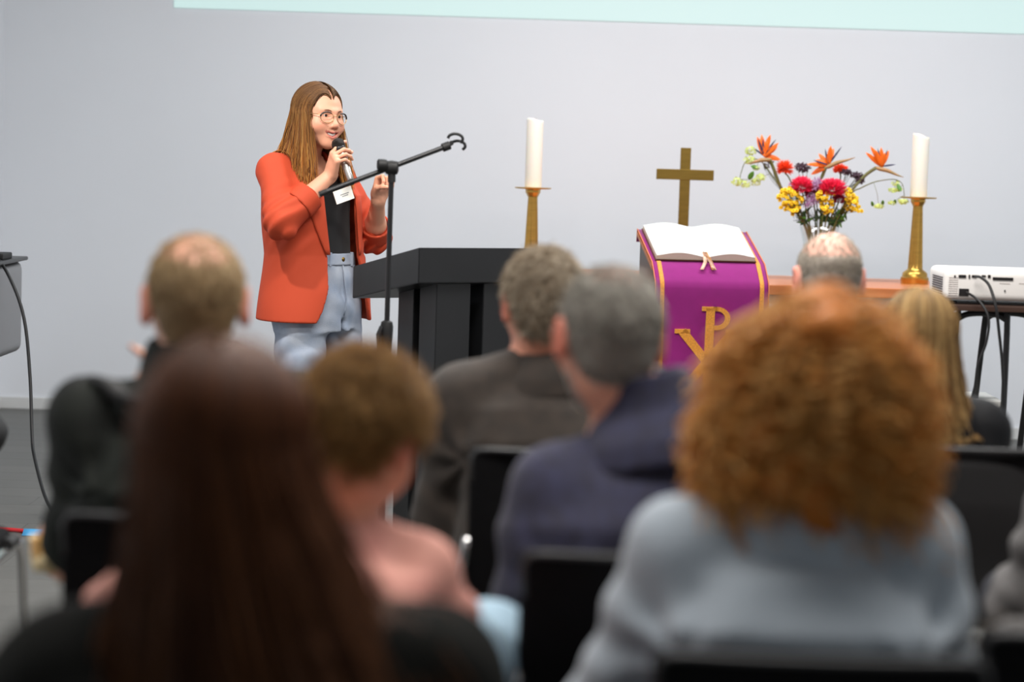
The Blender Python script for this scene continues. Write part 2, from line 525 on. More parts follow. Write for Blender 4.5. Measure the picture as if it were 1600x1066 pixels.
# ------------------------------------------------------------------ the room
YW, XL, XR, ZC = 11.1, -2.62, 4.6, 3.4
floor = tag(MB().box(((XL + XR) / 2, 5.0, -0.06), (XR - XL + 0.4, 13.0, 0.1)).build('floor', M_floor), 'grey wood look plank floor of the hall', None, None, 'structure')
pl_me = None
PW, PL = 0.2, 1.2
row = 0
y = YW - PW / 2
while y > 3.3:
    x = XL + PL / 2 - (row * 0.37) % PL
    while x - PL / 2 < XR:
        if pl_me is None:
            o = MB().box((0, 0, -0.005), (PL - 0.0012, PW - 0.0012, 0.01), bevel=0.0006, seg=1).build('floor_plank', M_plank, floor); pl_me = o.data
        else:
            o = bpy.data.objects.new('floor_plank', pl_me); COL.objects.link(o); o.parent = floor
        o.location = (x, y, 0)
        x += PL
    y -= PW; row += 1
tag(MB().box(((XL + XR) / 2, 1.2, -0.005), (XR - XL, 4.1, 0.01)).build('floor_near', M_plank), 'plank floor under the rear seat rows', None, None, 'structure')
tag(MB().box(((XL + XR) / 2, YW + 0.1, ZC / 2), (XR - XL + 0.4, 0.2, ZC)).build('wall_back', M_wall), 'plain pale wall behind the stage', None, None, 'structure')
tag(MB().box((XL - 0.1, 5, ZC / 2), (0.2, 12.2, ZC)).build('wall_left', M_wall), 'plain pale side wall of the hall', None, None, 'structure')
tag(MB().box((XR + 0.1, 5, ZC / 2), (0.2, 12.2, ZC)).build('wall_right', M_wall), 'plain pale side wall across the hall', None, None, 'structure')
tag(MB().box(((XL + XR) / 2, 5, ZC + 0.05), (XR - XL + 0.4, 12.4, 0.1)).build('ceiling', M_ceil), 'flat white ceiling of the hall', None, None, 'structure')
tag(MB().box(((XL + XR) / 2, YW - 0.008, 0.03), (XR - XL, 0.016, 0.06), bevel=0.003).build('baseboard_back', M_base), 'white baseboard along the stage wall', None, None, 'structure')
tag(MB().box((XL + 0.008, 5, 0.03), (0.016, 12.1, 0.06), bevel=0.003).build('baseboard_left', M_base), 'white baseboard along the side wall', None, None, 'structure')

# the projected picture: a lit area high on the wall, its lower edge in view
pz = (at(272, 8, YW)[2] + at(1600, 57, YW)[2]) / 2
px0 = at(272, 8, YW)[0]
M_proj = bpy.data.materials.new('projected_light'); M_proj.use_nodes = True
nt = M_proj.node_tree; N = nt.nodes; L = nt.links
b = N['Principled BSDF']; b.inputs['Base Color'].default_value = (0.3, 0.3, 0.3, 1); b.inputs['Roughness'].default_value = 0.9
tc = N.new('ShaderNodeTexCoord'); nz = N.new('ShaderNodeTexNoise'); nz.inputs['Scale'].default_value = 0.4
L.new(tc.outputs['Object'], nz.inputs['Vector'])
mx = N.new('ShaderNodeMix'); mx.data_type = 'RGBA'; mx.inputs['A'].default_value = lin((196, 236, 231)) + (1,); mx.inputs['B'].default_value = lin((206, 240, 238)) + (1,)
L.new(nz.outputs['Fac'], mx.inputs['Factor']); L.new(mx.outputs['Result'], b.inputs['Emission Color']); b.inputs['Emission Strength'].default_value = 0.72
tag(MB().box((px0 + 2.3, YW - 0.004, (pz + 3.2) / 2), (4.6, 0.008, 3.2 - pz)).build('projected_picture', M_proj), 'pale mint picture projected high on the wall', 'projection')

# ------------------------------------------------------------------ black lectern beside the speaker
c0 = at(655, 387, 7.2)
lec = thing('lectern', 'black lacquered lectern with thick sloping top on square pillars', 'lectern', (c0[0], c0[1], 0), math.radians(33))
zt = c0[2]; LW, LD = 0.50, 0.45
M_ = Matrix(((0, 0, 1, 0), (1, 0, 0, 0), (0, 1, 0, 0), (0, 0, 0, 1)))     # prism x->y, y->z, depth->x
def lec_prism(name, prof, x0, x1, parent, bev=0.0):
    mb = MB(); mb.prism(prof, Matrix.Translation((x0, 0, 0)) @ M_, x1 - x0)
    if bev: bmesh.ops.bevel(mb.bm, geom=list(mb.bm.edges), offset=bev, segments=2, affect='EDGES')
    return mb.build(name, M_black, parent)
top = lec_prism('desk_top', [(0, zt), (LD, zt - 0.088), (LD, zt - 0.200), (0, zt - 0.117)], 0, LW, lec, 0.0025)
def slope(y): return zt - 0.117 - y / LD * 0.083
for (x0, x1) in ((0.09, 0.224), (0.276, 0.41)):
    for (y0, y1) in ((0.03, 0.14), (0.18, 0.285)):
        lec_prism('pillar', [(y0, slope(y0) + 0.001), (y1, slope(y1) + 0.001), (y1, 0.05), (y0, 0.05)], x0, x1, lec, 0.002)
MB().box((LW / 2, LD * 0.4, 0.025), (LW - 0.06, LD * 0.85, 0.05), bevel=0.004).build('plinth', M_black, lec)
MB().box((0.25, 0.16, 0.45), (0.10, 0.03, 0.8)).build('inner_panel', M_black, lec)
MB().box((LW * 0.22, LD * 0.62, zt - 0.1175 * 0.62 - 0.001), (0.015, 0.010, 0.012)).build('page_stop', M_blackmetal, lec)
for k in range(4):
    MB().lathe([(0.0, 0), (0.003, 0.0005), (0.003, 0.0015), (0, 0.002)], ((0.08, 0.17, 0.33, 0.42)[k], 0.03, zt - 0.0065), 8).build('screw_head', M_chrome, lec)

# ------------------------------------------------------------------ microphone stand
YS = 6.95
pt = at(612, 262, YS); pb = at(604, 520, YS)
sx, sy = pb[0], YS
st = thing('microphone_stand', 'black boom microphone stand with empty clip before the lectern', 'microphone stand', (sx, sy, 0))
def rel(p): return (p[0] - sx, p[1] - sy, p[2])
zc = at(603, 525, YS)[2]
MB().tube([rel((sx, sy, zc)), rel(pt)], 0.0085, 12).build('upper_tube', M_blackmetal, st, 'auto')
MB().tube([(0, 0, 0.16), (0, 0, zc - 0.02)], 0.0115, 12).build('lower_tube', M_blackmetal, st, 'auto')
cl = MB().lathe([(0.0115, -0.075), (0.016, -0.07), (0.019, -0.02), (0.020, 0.0), (0.021, 0.03), (0.018, 0.045), (0.010, 0.05)], (0, 0, zc), 18).build('height_clutch', M_blackrub, st, 'auto')
MB().tube([(-0.015, -0.012, zc + 0.03), (-0.024, -0.018, zc + 0.005), (-0.022, -0.017, zc - 0.04), (-0.03, -0.02, zc - 0.06)], [0.008, 0.009, 0.006, 0.004], 10).build('clutch_lever', M_blackmetal, cl, 'auto')
b0 = at(501, 303, 6.88); b1 = at(697, 229, 7.0)
dirb = unit(b1 - b0); bc = at(612, 261, 6.93)
MB().tube([rel(b0), rel(b1)], 0.0082, 12).build('boom_arm', M_blackmetal, st, 'auto')
MB().tube([rel(b0 - dirb * 0.004), rel(b0 + dirb * 0.02)], 0.0092, 12).build('boom_end_cap', M_blackrub, st, 'auto')
hb = MB(); hb.lathe([(0.012, -0.022), (0.021, -0.018), (0.023, 0), (0.021, 0.018), (0.012, 0.022)], rel(at(612, 262, 6.95)), 20, rot('Y', 90) ); hb.tube([rel(at(612, 285, YS)), rel(at(612, 268, YS))], 0.0125, 12)
jt = hb.build('swivel_joint', M_blackrub, st, 'auto')
kb = MB(); kb.lathe([(0.010, 0), (0.017, 0.004), (0.019, 0.012), (0.019, 0.030), (0.014, 0.034)], rel(at(606, 258, 6.93)), 10, rot('Y', -90) @ rot('X', 10)); kb.build('clamp_knob', M_blackrub, jt, 'auto')
MB().tube([rel(b1 - dirb * 0.012), rel(b1 + dirb * 0.012)], 0.014, 14).build('boom_tip', M_blackrub, st, 'auto')
cp = MB()
cc = b1 + dirb * 0.028
for s_ in (-1, 1):
    pts = []
    for k in range(7):
        a = math.radians(-50 + k * 38)
        pts.append(rel(cc + np.array([0.008 + 0.004 * s_ + 0.024 * math.cos(a), 0.010 * s_, 0.004 - 0.011 * s_ + 0.016 * math.sin(a)])))
    cp.tube(pts, 0.0048, 8, smooth_path=3)
cp.tube([rel(b1), rel(cc + np.array([-0.006, 0, 0.004]))], 0.007, 8)
cp.tube([rel(cc + np.array([-0.008, -0.012, 0])), rel(cc + np.array([-0.008, 0.012, 0]))], 0.007, 8)
cp.build('microphone_clip', M_blackrub, st, 'auto')
MB().lathe([(0.012, 0.10), (0.022, 0.11), (0.022, 0.17), (0.013, 0.18)], (0, 0, 0), 14).build('leg_hub', M_blackrub, st, 'auto')
for k in range(3):
    a = math.radians(40 + 120 * k)
    lg = MB().tube([(0.01 * math.cos(a), 0.01 * math.sin(a), 0.14), (0.31 * math.cos(a), 0.31 * math.sin(a), 0.012)], 0.008, 10).build('leg', M_blackmetal, st, 'auto')
    MB().tube([(0.28 * math.cos(a), 0.28 * math.sin(a), 0.024), (0.33 * math.cos(a), 0.33 * math.sin(a), 0.011)], 0.011, 10).build('rubber_foot', M_blackrub, lg, 'auto')

# ------------------------------------------------------------------ altar table, candles, cross
YF, YB = 9.5, 10.35
ztab = at(1200, 445, YF)[2]
xa, xb = at(745, 445, YF)[0], at(1505, 445, YF)[0]
tab = thing('altar_table', 'long warm wood altar table against the stage wall', 'table', ((xa + xb) / 2, (YF + YB) / 2, 0))
TW, TD = xb - xa, YB - YF
MB().box((0, 0, ztab - 0.0225), (TW, TD, 0.045), bevel=0.004).build('tabletop', M_wood, tab)
M_white = mat('table_leg_white', (222, 221, 217), 0.5)
for s1 in (-1, 1):
    for s2 in (-1, 1):
        MB().box((s1 * (TW / 2 - 0.09), s2 * (TD / 2 - 0.08), (ztab - 0.0455) / 2), (0.06, 0.06, ztab - 0.046), bevel=0.004).build('leg', M_white, tab)
for s2 in (-1, 1):
    MB().box((0, s2 * (TD / 2 - 0.08), ztab - 0.07), (TW - 0.25, 0.03, 0.045), bevel=0.003).build('apron_rail', M_white, tab)

def candlestick(px, yplate, ybase_px, Y, label):
    p = at(px, yplate, Y); H = p[2] - ztab
    o = thing('candlestick', label, 'candlestick', (p[0], Y, ztab), 0, 'brass candlesticks')
    MB().lathe([(0.062, 0), (0.062, 0.012), (0.064, 0.016), (0.064, 0.030), (0.058, 0.034), (0.056, 0.050), (0.048, 0.058), (0.036, 0.066), (0.034, 0.072)], (0, 0, 0), 40).build('foot', M_brass, o, 'auto')
    pr = [(0.0335, 0.072), (0.033, 0.08)] + [(0.033 - 0.011 * t, 0.08 + (H - 0.125) * t) for t in np.linspace(0.05, 1, 8)] + [(0.021, H - 0.04)]
    MB().lathe(pr, (0, 0, 0), 96, None, 0.09, 16, (0.079, H - 0.042)).build('fluted_shaft', M_brass, o, 'auto')
    MB().lathe([(0.024, H - 0.042), (0.026, H - 0.036), (0.034, H - 0.022), (0.034, H - 0.012), (0.036, H - 0.008)], (0, 0, 0), 8).build('collar', M_brass, o)
    MB().lathe([(0.036, H - 0.008), (0.080, H - 0.006), (0.083, H - 0.003), (0.083, H), (0.04, H + 0.001), (0.0, H + 0.001)], (0, 0, 0), 48).build('drip_plate', M_brass, o, 'auto')
    return p[0], Y, ztab + H
def candle(pos, h, r, slope_, label, n=40):
    o = thing('candle', label, 'candle', (pos[0], pos[1], pos[2] + 0.0015), 0, 'tall white altar candles')
    mb = MB()
    prof = [(r * 0.98, 0), (r, 0.004), (r, h - 0.012), (r * 0.985, h - 0.004), (r * 0.93, h), (r * 0.5, h - 0.004), (0.004, h - 0.006)]
    mb.lathe(prof, (0, 0, 0), n)
    for v in mb.bm.verts:
        if v.co.z > h * 0.9: v.co.z += -slope_ * (v.co.x / r) * 0.5 + 0.002 * math.sin(3 * math.atan2(v.co.y, v.co.x) + 1)
    mb.build('wax_column', M_wax, o, 'auto')
    MB().tube([(0, 0, h - 0.012), (0.001, 0, h - 0.001), (0.003, 0.001, h + 0.004)], 0.0012, 6).build('wick', M_dark, o)
cp_ = candlestick(833, 293, 0, 9.95, 'brass candlestick rising behind the black lectern')
candle(cp_, at(833, 187, 9.95)[2] - cp_[2], 0.0385, 0.012, 'tall white candle above the black lectern')
cp_ = candlestick(1435, 308, 0, 9.95, 'brass fluted candlestick beside the projector')
candle(cp_, at(1435, 212, 9.95)[2] - cp_[2], 0.0385, 0.022, 'tall white candle beside the flowers, its top sloping')

pc = at(1067, 362, 10.0)
cr = thing('altar_cross', 'plain flat brass cross standing behind the open book', 'cross', (pc[0], 10.0, ztab))
zt2 = at(1070, 231, 10.0)[2] - ztab; zb2 = at(1067, 357, 10.0)[2] - ztab
bw = 0.047
za = at(1068, 273, 10.0)[2] - ztab
MB().box((0, 0, (zt2 + zb2) / 2), (bw, 0.018, zt2 - zb2), bevel=0.0015).build('upright', M_brassflat, cr)
MB().box((0, -0.001, za), (0.262, 0.021, 0.048), bevel=0.0015).build('crossbar', M_brassflat, cr)
MB().lathe([(0.075, 0), (0.075, 0.012), (0.06, 0.02), (0.028, 0.03), (0.016, 0.06), (0.016, zb2 - 0.03), (0.022, zb2 - 0.02), (0.026, zb2 - 0.008), (0.020, zb2 + 0.001)], (0, 0, 0), 32).build('pedestal', M_brass, cr, 'auto')

# ------------------------------------------------------------------ ambo with purple hanging and open bible
p_front = at(1107, 413, 9.02)
amb = thing('reading_desk', 'black wooden reading desk under the purple hanging cloth', 'reading desk', (p_front[0], p_front[1], 0), math.radians(8))
zf = p_front[2]; zb = at(1081, 362, 9.35)[2]; AD = 0.33; AW = 0.475
tilt = math.atan2(zb - zf, AD)
mb = MB(); mb.prism([(0, zf - 0.006), (AD, zb - 0.006), (AD, zb - 0.20), (0.02, zf - 0.13)], Matrix.Translation((-AW / 2 + 0.012, 0, 0)) @ M_, AW - 0.024)
mb.build('desk_box', M_black, amb)
MB().box((0, AD * 0.55, (zf - 0.13) / 2 + 0.02), (0.30, 0.16, zf - 0.17), bevel=0.004).build('column', M_black, amb)
MB().box((0, AD * 0.5, 0.02), (0.44, 0.36, 0.04), bevel=0.005).build('base_plate', M_black, amb)
M_ledge = mat('desk_edge_wood', (186, 112, 66), 0.45, var=0.15, vscale=5, stretch=(1, 8, 8))
for s_ in (-1, 1):
    mbx = MB(); mbx.prism([(-0.012, zf - 0.028), (AD, zb - 0.022), (AD, zb - 0.006), (-0.012, zf - 0.010)], Matrix.Translation((s_ * (AW / 2 - 0.004) - 0.008, 0, 0)) @ M_, 0.016)
    mbx.build('edge_strip', M_ledge, amb)
# cloth: profile in (y, z) from the back edge over the slope and down the front
prof = [(AD + 0.004, zb - 0.05), (AD + 0.003, zb), (AD * 0.66, zf + (zb - zf) * 0.66), (AD * 0.33, zf + (zb - zf) * 0.33), (0.0, zf), (-0.035, zf - 0.032), (-0.068, zf - 0.064), (-0.078, zf - 0.078), (-0.082, zf - 0.10)]
for k in range(1, 15): prof.append((-0.082 - 0.001 * k, zf - 0.10 - 0.038 * k))
NX = 25
def cloth_strip(x0, x1, prof, off, nx, wave=0.0):
    P = np.array(prof); t = np.gradient(P, axis=0); nrm = np.stack([-t[:, 1], t[:, 0]], 1); nrm /= np.linalg.norm(nrm, axis=1, keepdims=True)
    nrm *= -1 if nrm[2, 1] < 0 else 1
    G = []
    for i, (yy, zz) in enumerate(prof):
        rowp = []
        fall = max(0, (zf - 0.1 - zz)) / 0.5
        for j in range(nx):
            x = x0 + (x1 - x0) * j / (nx - 1)
            w = wave * fall * math.sin(x * 22 + 0.6)
            rowp.append((x, yy + nrm[i, 0] * off + w, zz + nrm[i, 1] * off))
        G.append(rowp)
    return G
ante = thing('altar_hanging', 'purple church hanging with gold borders and gold letters', 'cloth hanging', (p_front[0], p_front[1], 0), math.radians(8))
CW = 0.478
MB().sheet(cloth_strip(-CW / 2, CW / 2, prof, 0.002, NX, 0.003), 0.003).build('felt_cloth', M_purple, ante, True)
for s_ in (-1, 1):
    MB().sheet(cloth_strip(s_ * (CW / 2 - 0.020), s_ * (CW / 2 - 0.038), prof[1:], 0.0052 , 4, 0.003), 0.003).build('gold_border', M_gold, ante, True)
    MB().sheet(cloth_strip(s_ * (CW / 2 - 0.002), s_ * (CW / 2 + 0.002), prof, 0.0052, 2, 0.003), 0.004).build('edge_piping', mat('piping', (214, 120, 80), 0.7) if s_ < 0 else bpy.data.materials['piping'], ante, True)
# Chi-Rho embroidered on the front
yf = -0.092
def front_prism(outl, name):
    Mx = Matrix(((1, 0, 0, 0), (0, 0, -1, 0), (0, 1, 0, 0), (0, 0, 0, 1)))
    mb = MB(); mb.prism(outl, Matrix.Translation((0, yf + 0.0015, 0)) @ Mx, 0.009)
    return mb.build(name, M_gold, ante)
# local coordinates of the letters from their pixels on the front plane
def lp(px, py):
    p = at(px, py, 8.93); d = p - p_front; ca, sa = math.cos(math.radians(8)), math.sin(math.radians(8))
    return (d[0] * ca + d[1] * sa, p[2])
def bar(a, b, w0, w1, name):
    a = np.array(a); b = np.array(b); d = unit(b - a); n_ = np.array([-d[1], d[0]])
    return front_prism([tuple(a + n_ * w0 / 2), tuple(a - n_ * w0 / 2), tuple(b - n_ * w1 / 2), tuple(b + n_ * w1 / 2)][::-1], name)
xP, zP = lp(1110, 482)
xc, zcx = lp(1104, 566)
bar((xP, zP), (xP - 0.004, zP - 0.44), 0.036, 0.036, 'letter_stem')
bar((xP - 0.036, zP - 0.002), (xP + 0.030, zP - 0.002), 0.018, 0.018, 'letter_serif')
# bowl of the P
ow, oh, tw = 0.066, 0.096, 0.018
out = []; inn = []
for k in range(13):
    a = PI / 2 - PI * k / 12
    out.append((xP + 0.028 + (ow - 0.010) * math.cos(a), zP + 0.007 - oh / 2 + oh / 2 * math.sin(a)))
    inn.append((xP + 0.028 + (ow - 0.032) * math.cos(a), zP + 0.007 - oh / 2 + (oh / 2 - tw) * math.sin(a)))
x_l = xP + 0.012
front_prism([(x_l, zP + 0.007)] + out + [(x_l, zP + 0.007 - oh), (x_l, zP + 0.007 - oh + tw)] + inn[::-1] + [(x_l, zP + 0.007 - tw)], 'letter_bowl')
for s_ in (-1, 1):
    up = (xc + s_ * 0.108, zcx + 0.126); dn = (xc - s_ * 0.108, zcx - 0.126)
    bar(up, dn, 0.036, 0.036, 'letter_diagonal')
    for (q, sg) in ((up, 1), (dn, -1)):
        bar((q[0] - 0.032, q[1]), (q[0] + 0.032, q[1]), 0.018, 0.018, 'letter_serif')

# open bible lying on the slope: local frame u (x), v (up the slope), w (normal)
bib = thing('open_bible', 'large open book with white pages on the purple desk', 'book', (p_front[0], p_front[1], zf + 0.0075), math.radians(8))
def bm_pt(u, v, w): return (u - 0.010, v * math.cos(tilt) - w * math.sin(tilt), v * math.sin(tilt) + w * math.cos(tilt))
SD = AD / math.cos(tilt)
M_cover = mat('book_cover', (92, 44, 34), 0.6)
BW, V0, V1 = 0.208, 0.012, SD - 0.015
mb = MB()
mb.sheet([[bm_pt(u, v, 0.003) for u in np.linspace(-BW - 0.006, BW + 0.006, 13)] for v in (V0 - 0.006, V1 + 0.004)], 0.003); mb.build('cover', M_cover, bib)
def page_h(t): return 0.004 + 0.030 * (math.sin(min(1, t * 1.15) * PI * 0.5 + 0.35) ** 1.5 if t > 0.04 else 0.3) * (1 - 0.62 * t ** 2.5)
for s_ in (-1, 1):
    ts = np.linspace(0, 1, 15)
    topg = []
    mb = MB()
    rows = []
    for v in np.linspace(V0, V1, 4):
        rows.append([[bm_pt(s_ * (0.001 + t * (BW - 0.008 * (1 - t))), v, 0.005) for t in ts], [bm_pt(s_ * (0.001 + t * BW), v, 0.0055 + page_h(t)) for t in ts]])
    n = len(ts)
    Vt = [[[mb.bm.verts.new(rows[i][l][j]) for j in range(n)] for l in range(2)] for i in range(4)]
    for i in range(3):
        for j in range(n - 1):
            mb.bm.faces.new((Vt[i][0][j], Vt[i + 1][0][j], Vt[i + 1][0][j + 1], Vt[i][0][j + 1]))
        mb.bm.faces.new((Vt[i][0][-1], Vt[i + 1][0][-1], Vt[i + 1][1][-1], Vt[i][1][-1]))
        mb.bm.faces.new((Vt[i][0][0], Vt[i + 1][0][0], Vt[i + 1][1][0], Vt[i][1][0]))
    for i in (0, 3):
        for j in range(n - 1):
            mb.bm.faces.new((Vt[i][0][j], Vt[i][0][j + 1], Vt[i][1][j + 1], Vt[i][1][j]))
    for i in range(3):
        for j in range(n - 1):
            mb.bm.faces.new((Vt[i][1][j], Vt[i][1][j + 1], Vt[i + 1][1][j + 1], Vt[i + 1][1][j]))
    blk = mb.build('page_block', M_pageedge, bib, 'auto')
    lf = MB()
    lf.sheet([[bm_pt(s_ * (0.001 + t * BW), v, 0.0066 + page_h(t)) for t in ts] for v in np.linspace(V0 - 0.001, V1 + 0.001, 4)], 0.0012)
    lf.build('page', M_page, blk, True)
M_rib = mat('ribbon_satin', (222, 176, 150), 0.35, var=0.1, vscale=30)
for (u0, u1, col) in ((-0.002, -0.038, 0), (0.004, 0.012, 1), (0.0, 0.016, 2)):
    g = []
    for t in np.linspace(0, 1, 8):
        uu = u0 + (u1 - u0) * max(0, t - 0.3) / 0.7; vv = 0.05 - 0.115 * t
        ww = 0.019 * (1 - t) ** 0.6 + 0.006 + (0.004 if 0.3 < t < 0.6 else 0)
        if vv < -0.005: ww = 0.009 - 0.010 * (-vv / 0.06)
        p = bm_pt(uu, vv, ww)
        if vv < 0: p = (uu, vv * 0.72, vv * 0.62 + 0.012)
        g.append([(p[0] - 0.008, p[1], p[2]), (p[0] + 0.008, p[1], p[2])])
    MB().sheet(g, 0.0012).build('ribbon_marker', M_gold if col == 1 else M_rib, bib, True)

# ------------------------------------------------------------------ projector on a folding cart
YP = 7.0
q0 = at(1477, 421, YP); q1 = at(1477, 474, YP)
PWd, PDp, PH = 0.335, 0.27, q0[2] - q1[2]
pj = thing('projector', 'white video projector, its connector side turned to the seats', 'projector', (q0[0] + PWd / 2, YP + PDp / 2, q1[2]))
mb = MB(); mb.box((0, 0, PH * 0.5 + 0.006), (PWd, PDp, PH - 0.012), bevel=0.022, seg=4)
for v in mb.bm.verts:
    if v.co.z > PH * 0.7: v.co.z += 0.012 * max(0, 1 - (v.co.x / (PWd / 2)) ** 2) * max(0, (v.co.y + PDp / 2) / PDp)
mb.build('housing', M_projector, pj, 'auto')
MB().lathe([(0.0, 0), (0.034, 0), (0.036, 0.006), (0.034, 0.016), (0.028, 0.016), (0.02, 0.006), (0, 0.004)], (0.08, PDp / 2 - 0.002, PH * 0.5), 28, rot('X', -90)).build('lens', M_dark, pj, 'auto')
yr = -PDp / 2
def port(px, py, w, h, name='port', m_=None, d=0.004):
    p = at(px, py, YP); return MB().box((p[0] - pj.location.x, yr - d / 2 + 0.001, p[2] - pj.location.z), (w, d, h), bevel=0.001, seg=1).build(name, m_ or M_dark, pj)
port(1492, 432, 0.006, 0.007, 'audio_jack'); port(1503.5, 432, 0.024, 0.010, 'display_port'); port(1514.5, 432.5, 0.005, 0.013, 'slot_port')
port(1522, 432, 0.015, 0.009, 'video_port'); port(1537, 431.5, 0.013, 0.006, 'network_port'); port(1545.5, 432, 0.009, 0.010, 'square_port')
port(1567, 436, 0.066, 0.010, 'label_strip'); port(1506, 457, 0.032, 0.024, 'power_inlet'); port(1570, 455, 0.004, 0.008, 'lock_slot')
M_print = mat('grey_print', (170, 160, 156), 0.6)
port(1570, 443.5, 0.035, 0.0025, 'printed_line', M_print, 0.0022); port(1597, 443.5, 0.02, 0.0025, 'printed_line', M_print, 0.0022)
for k in range(9):
    MB().box((-PWd / 2 - 0.0003, -0.02, 0.022 + k * (PH - 0.05) / 8), (0.003, PDp * 0.62, 0.0036)).build('vent_slot', M_dark, pj)
for k in range(10):
    MB().box((-PWd / 2 + 0.028, yr - 0.0002, 0.020 + k * (PH - 0.046) / 9), (0.030, 0.002, 0.0018)).build('vent_rib', M_print, pj)
for (fx, fy) in ((-0.13, -0.10), (0.13, -0.10), (0, 0.1)):
    MB().lathe([(0.012, 0.0), (0.012, 0.008)], (fx, fy, -0.0005), 12).build('foot', M_blackrub, pj)
zc_ = q1[2] - 0.0015
ct = thing('projector_cart', 'dark folding projector table with black tube legs and shelf', 'projector table', (pj.location.x + 0.03, pj.location.y + 0.03, 0))
MB().box((0, 0, zc_ - 0.010), (0.46, 0.40, 0.019), bevel=0.003).build('tabletop', M_cart, ct)
def U_frame(y0, y1, x0, x1, name):
    a = [(x0, y1, 0.012), (x0, y0 * 0.1 + y1 * 0.9, 0.1), (x0, y0, zc_ - 0.09), (x0 + 0.012, y0, zc_ - 0.045), (x0 + 0.05, y0, zc_ - 0.03), (x1 - 0.05, y0, zc_ - 0.03), (x1 - 0.012, y0, zc_ - 0.045), (x1, y0, zc_ - 0.09), (x1, y0 * 0.1 + y1 * 0.9, 0.1), (x1, y1, 0.012)]
    return MB().tube(a, 0.010, 10, smooth_path=4).build(name, M_blackmetal, ct, 'auto')
xl_, xr_ = at(1496, 500, YP)[0] - ct.location.x, at(1576, 500, YP)[0] - ct.location.x
U_frame(-0.15, -0.15, xl_, xr_, 'leg_frame')
U_frame(-0.10, 0.16, xl_ + 0.10, xr_ + 0.10, 'folding_leg_frame')
zs = at(1530, 633, YP)[2]
MB().box(((xl_ + xr_) / 2, 0.02, zs), (xr_ - xl_ + 0.02, 0.30, 0.018), bevel=0.002).build('shelf', mat('shelf_board', (196, 196, 192), 0.5), ct)
for s_ in (0, 1): MB().tube([((xl_, xr_)[s_], -0.16, zs - 0.011), ((xl_, xr_)[s_], 0.18, zs - 0.011)], 0.008, 8).build('shelf_rail', M_blackmetal, ct, 'auto')
def cable(name, pts, r, m_, label, cat='cable', n=8):
    pts = [np.asarray(p, float) for p in pts]
    o = MB().tube(pts, r, n, smooth_path=6).build(name, m_, None, True, origin=pts[-1]); return tag(o, label, cat)
cable('video_cable', [at(1524, 432, 6.985), at(1533, 434, 6.95), at(1546, 447, 6.93), at(1556, 480, 6.90), at(1561, 520, 6.90), at(1566, 570, 6.9), at(1568, 640, 6.9), at(1563, 690, 6.9), (at(1560, 800, 6.9)[0], 6.9, 0.008)], 0.0048, M_cable, 'thick black cable curving down from the upper projector ports')
cable('power_cable', [at(1510, 457, 6.985), at(1522, 464, 6.95), at(1536, 478, 6.92), at(1545, 500, 6.90), at(1541, 535, 6.9), at(1528, 570, 6.9), at(1524, 600, 6.9), at(1517, 627, 6.9)], 0.0042, M_cable, 'black power cable hanging from the projector plug to the shelf')

# ------------------------------------------------------------------ equipment cabinet and cables by the side wall
YC = 8.4
e = at(-4, 415, YC); e2 = at(-6, 565, YC); cw = 0.5
M_cab = mat('cabinet_grey', (112, 113, 116), 0.35)
cab = thing('equipment_cabinet', 'grey rounded equipment cabinet on castors by the side wall', 'cabinet', (e[0] - cw / 2, YC + 0.22, 0))
MB().box((0, 0, (e[2] + e2[2]) / 2), (cw, 0.46, e[2] - e2[2]), bevel=0.045, seg=5).build('body', M_cab, cab, 'auto')
MB().box((0.0, 0, e[2] + 0.008), (cw + 0.03, 0.49, 0.016), bevel=0.006).build('top_board', M_black, cab)
MB().box((-0.01, -0.232, (e[2] + e2[2]) / 2 + 0.03), (cw - 0.12, 0.006, (e[2] - e2[2]) * 0.6), bevel=0.002).build('door', M_black, cab)
MB().box((cw / 2 - 0.055, -0.03, e[2] + 0.028), (0.1, 0.16, 0.025), bevel=0.006).build('socket_box', M_blackrub, cab)
for s1 in (-1, 1):
    for s2 in (-1, 1):
        lg = MB().tube([(s1 * 0.14 - 0.08, s2 * 0.17, e2[2] + 0.01), (s1 * 0.14 - 0.08, s2 * 0.17, 0.06)], 0.016, 10).build('leg', M_blackmetal, cab, 'auto')
        MB().lathe([(0.0, -0.012), (0.028, -0.012), (0.03, 0), (0.028, 0.012), (0, 0.012)], (s1 * 0.14 - 0.08, s2 * 0.17, 0.031), 16, rot('X', 90)).build('castor', M_blackrub, lg, 'auto')
fl = at(104, 824, 7.62); fl[2] = 0.006
cable('hanging_cable', [at(-34, 408, 8.52), at(-6, 404, 8.46), at(18, 440, 8.40), at(38, 500, 8.36), at(47, 590, 8.3), at(50, 680, 8.2), at(54, 715, 8.1), at(70, 775, 7.9), at(88, 808, 7.72), fl, fl + np.array([0.2, -0.12, 0]), fl + np.array([0.5, -0.2, 0])], 0.0065, M_cable, 'black cable drooping from the grey cabinet to the floor')
fa = at(-60, 827, 7.55); fb = at(150, 848, 7.45); fa[2] = fb[2] = 0.007
M_red = mat('red_cable', (196, 30, 36), 0.45)
cable('red_cable', [fa, (fa * 0.7 + fb * 0.3) + np.array([0, 0.01, 0]), (fa * .4 + fb * .6), fb, fb + np.array([0.5, -0.05, 0])], 0.0075, M_red, 'red cable taped to the floor')
tp = at(57, 839, 7.49)
M_tape = mat('blue_tape', (72, 160, 214), 0.5, var=0.06, vscale=60)
tg = []
for i, u in enumerate(np.linspace(-0.045, 0.045, 5)):
    tg.append([(u + 0.006 * math.sin(i * 2), v, 0.0015 + 0.016 * math.exp(-(v / 0.016) ** 2)) for v in np.linspace(-0.045, 0.045, 13)])
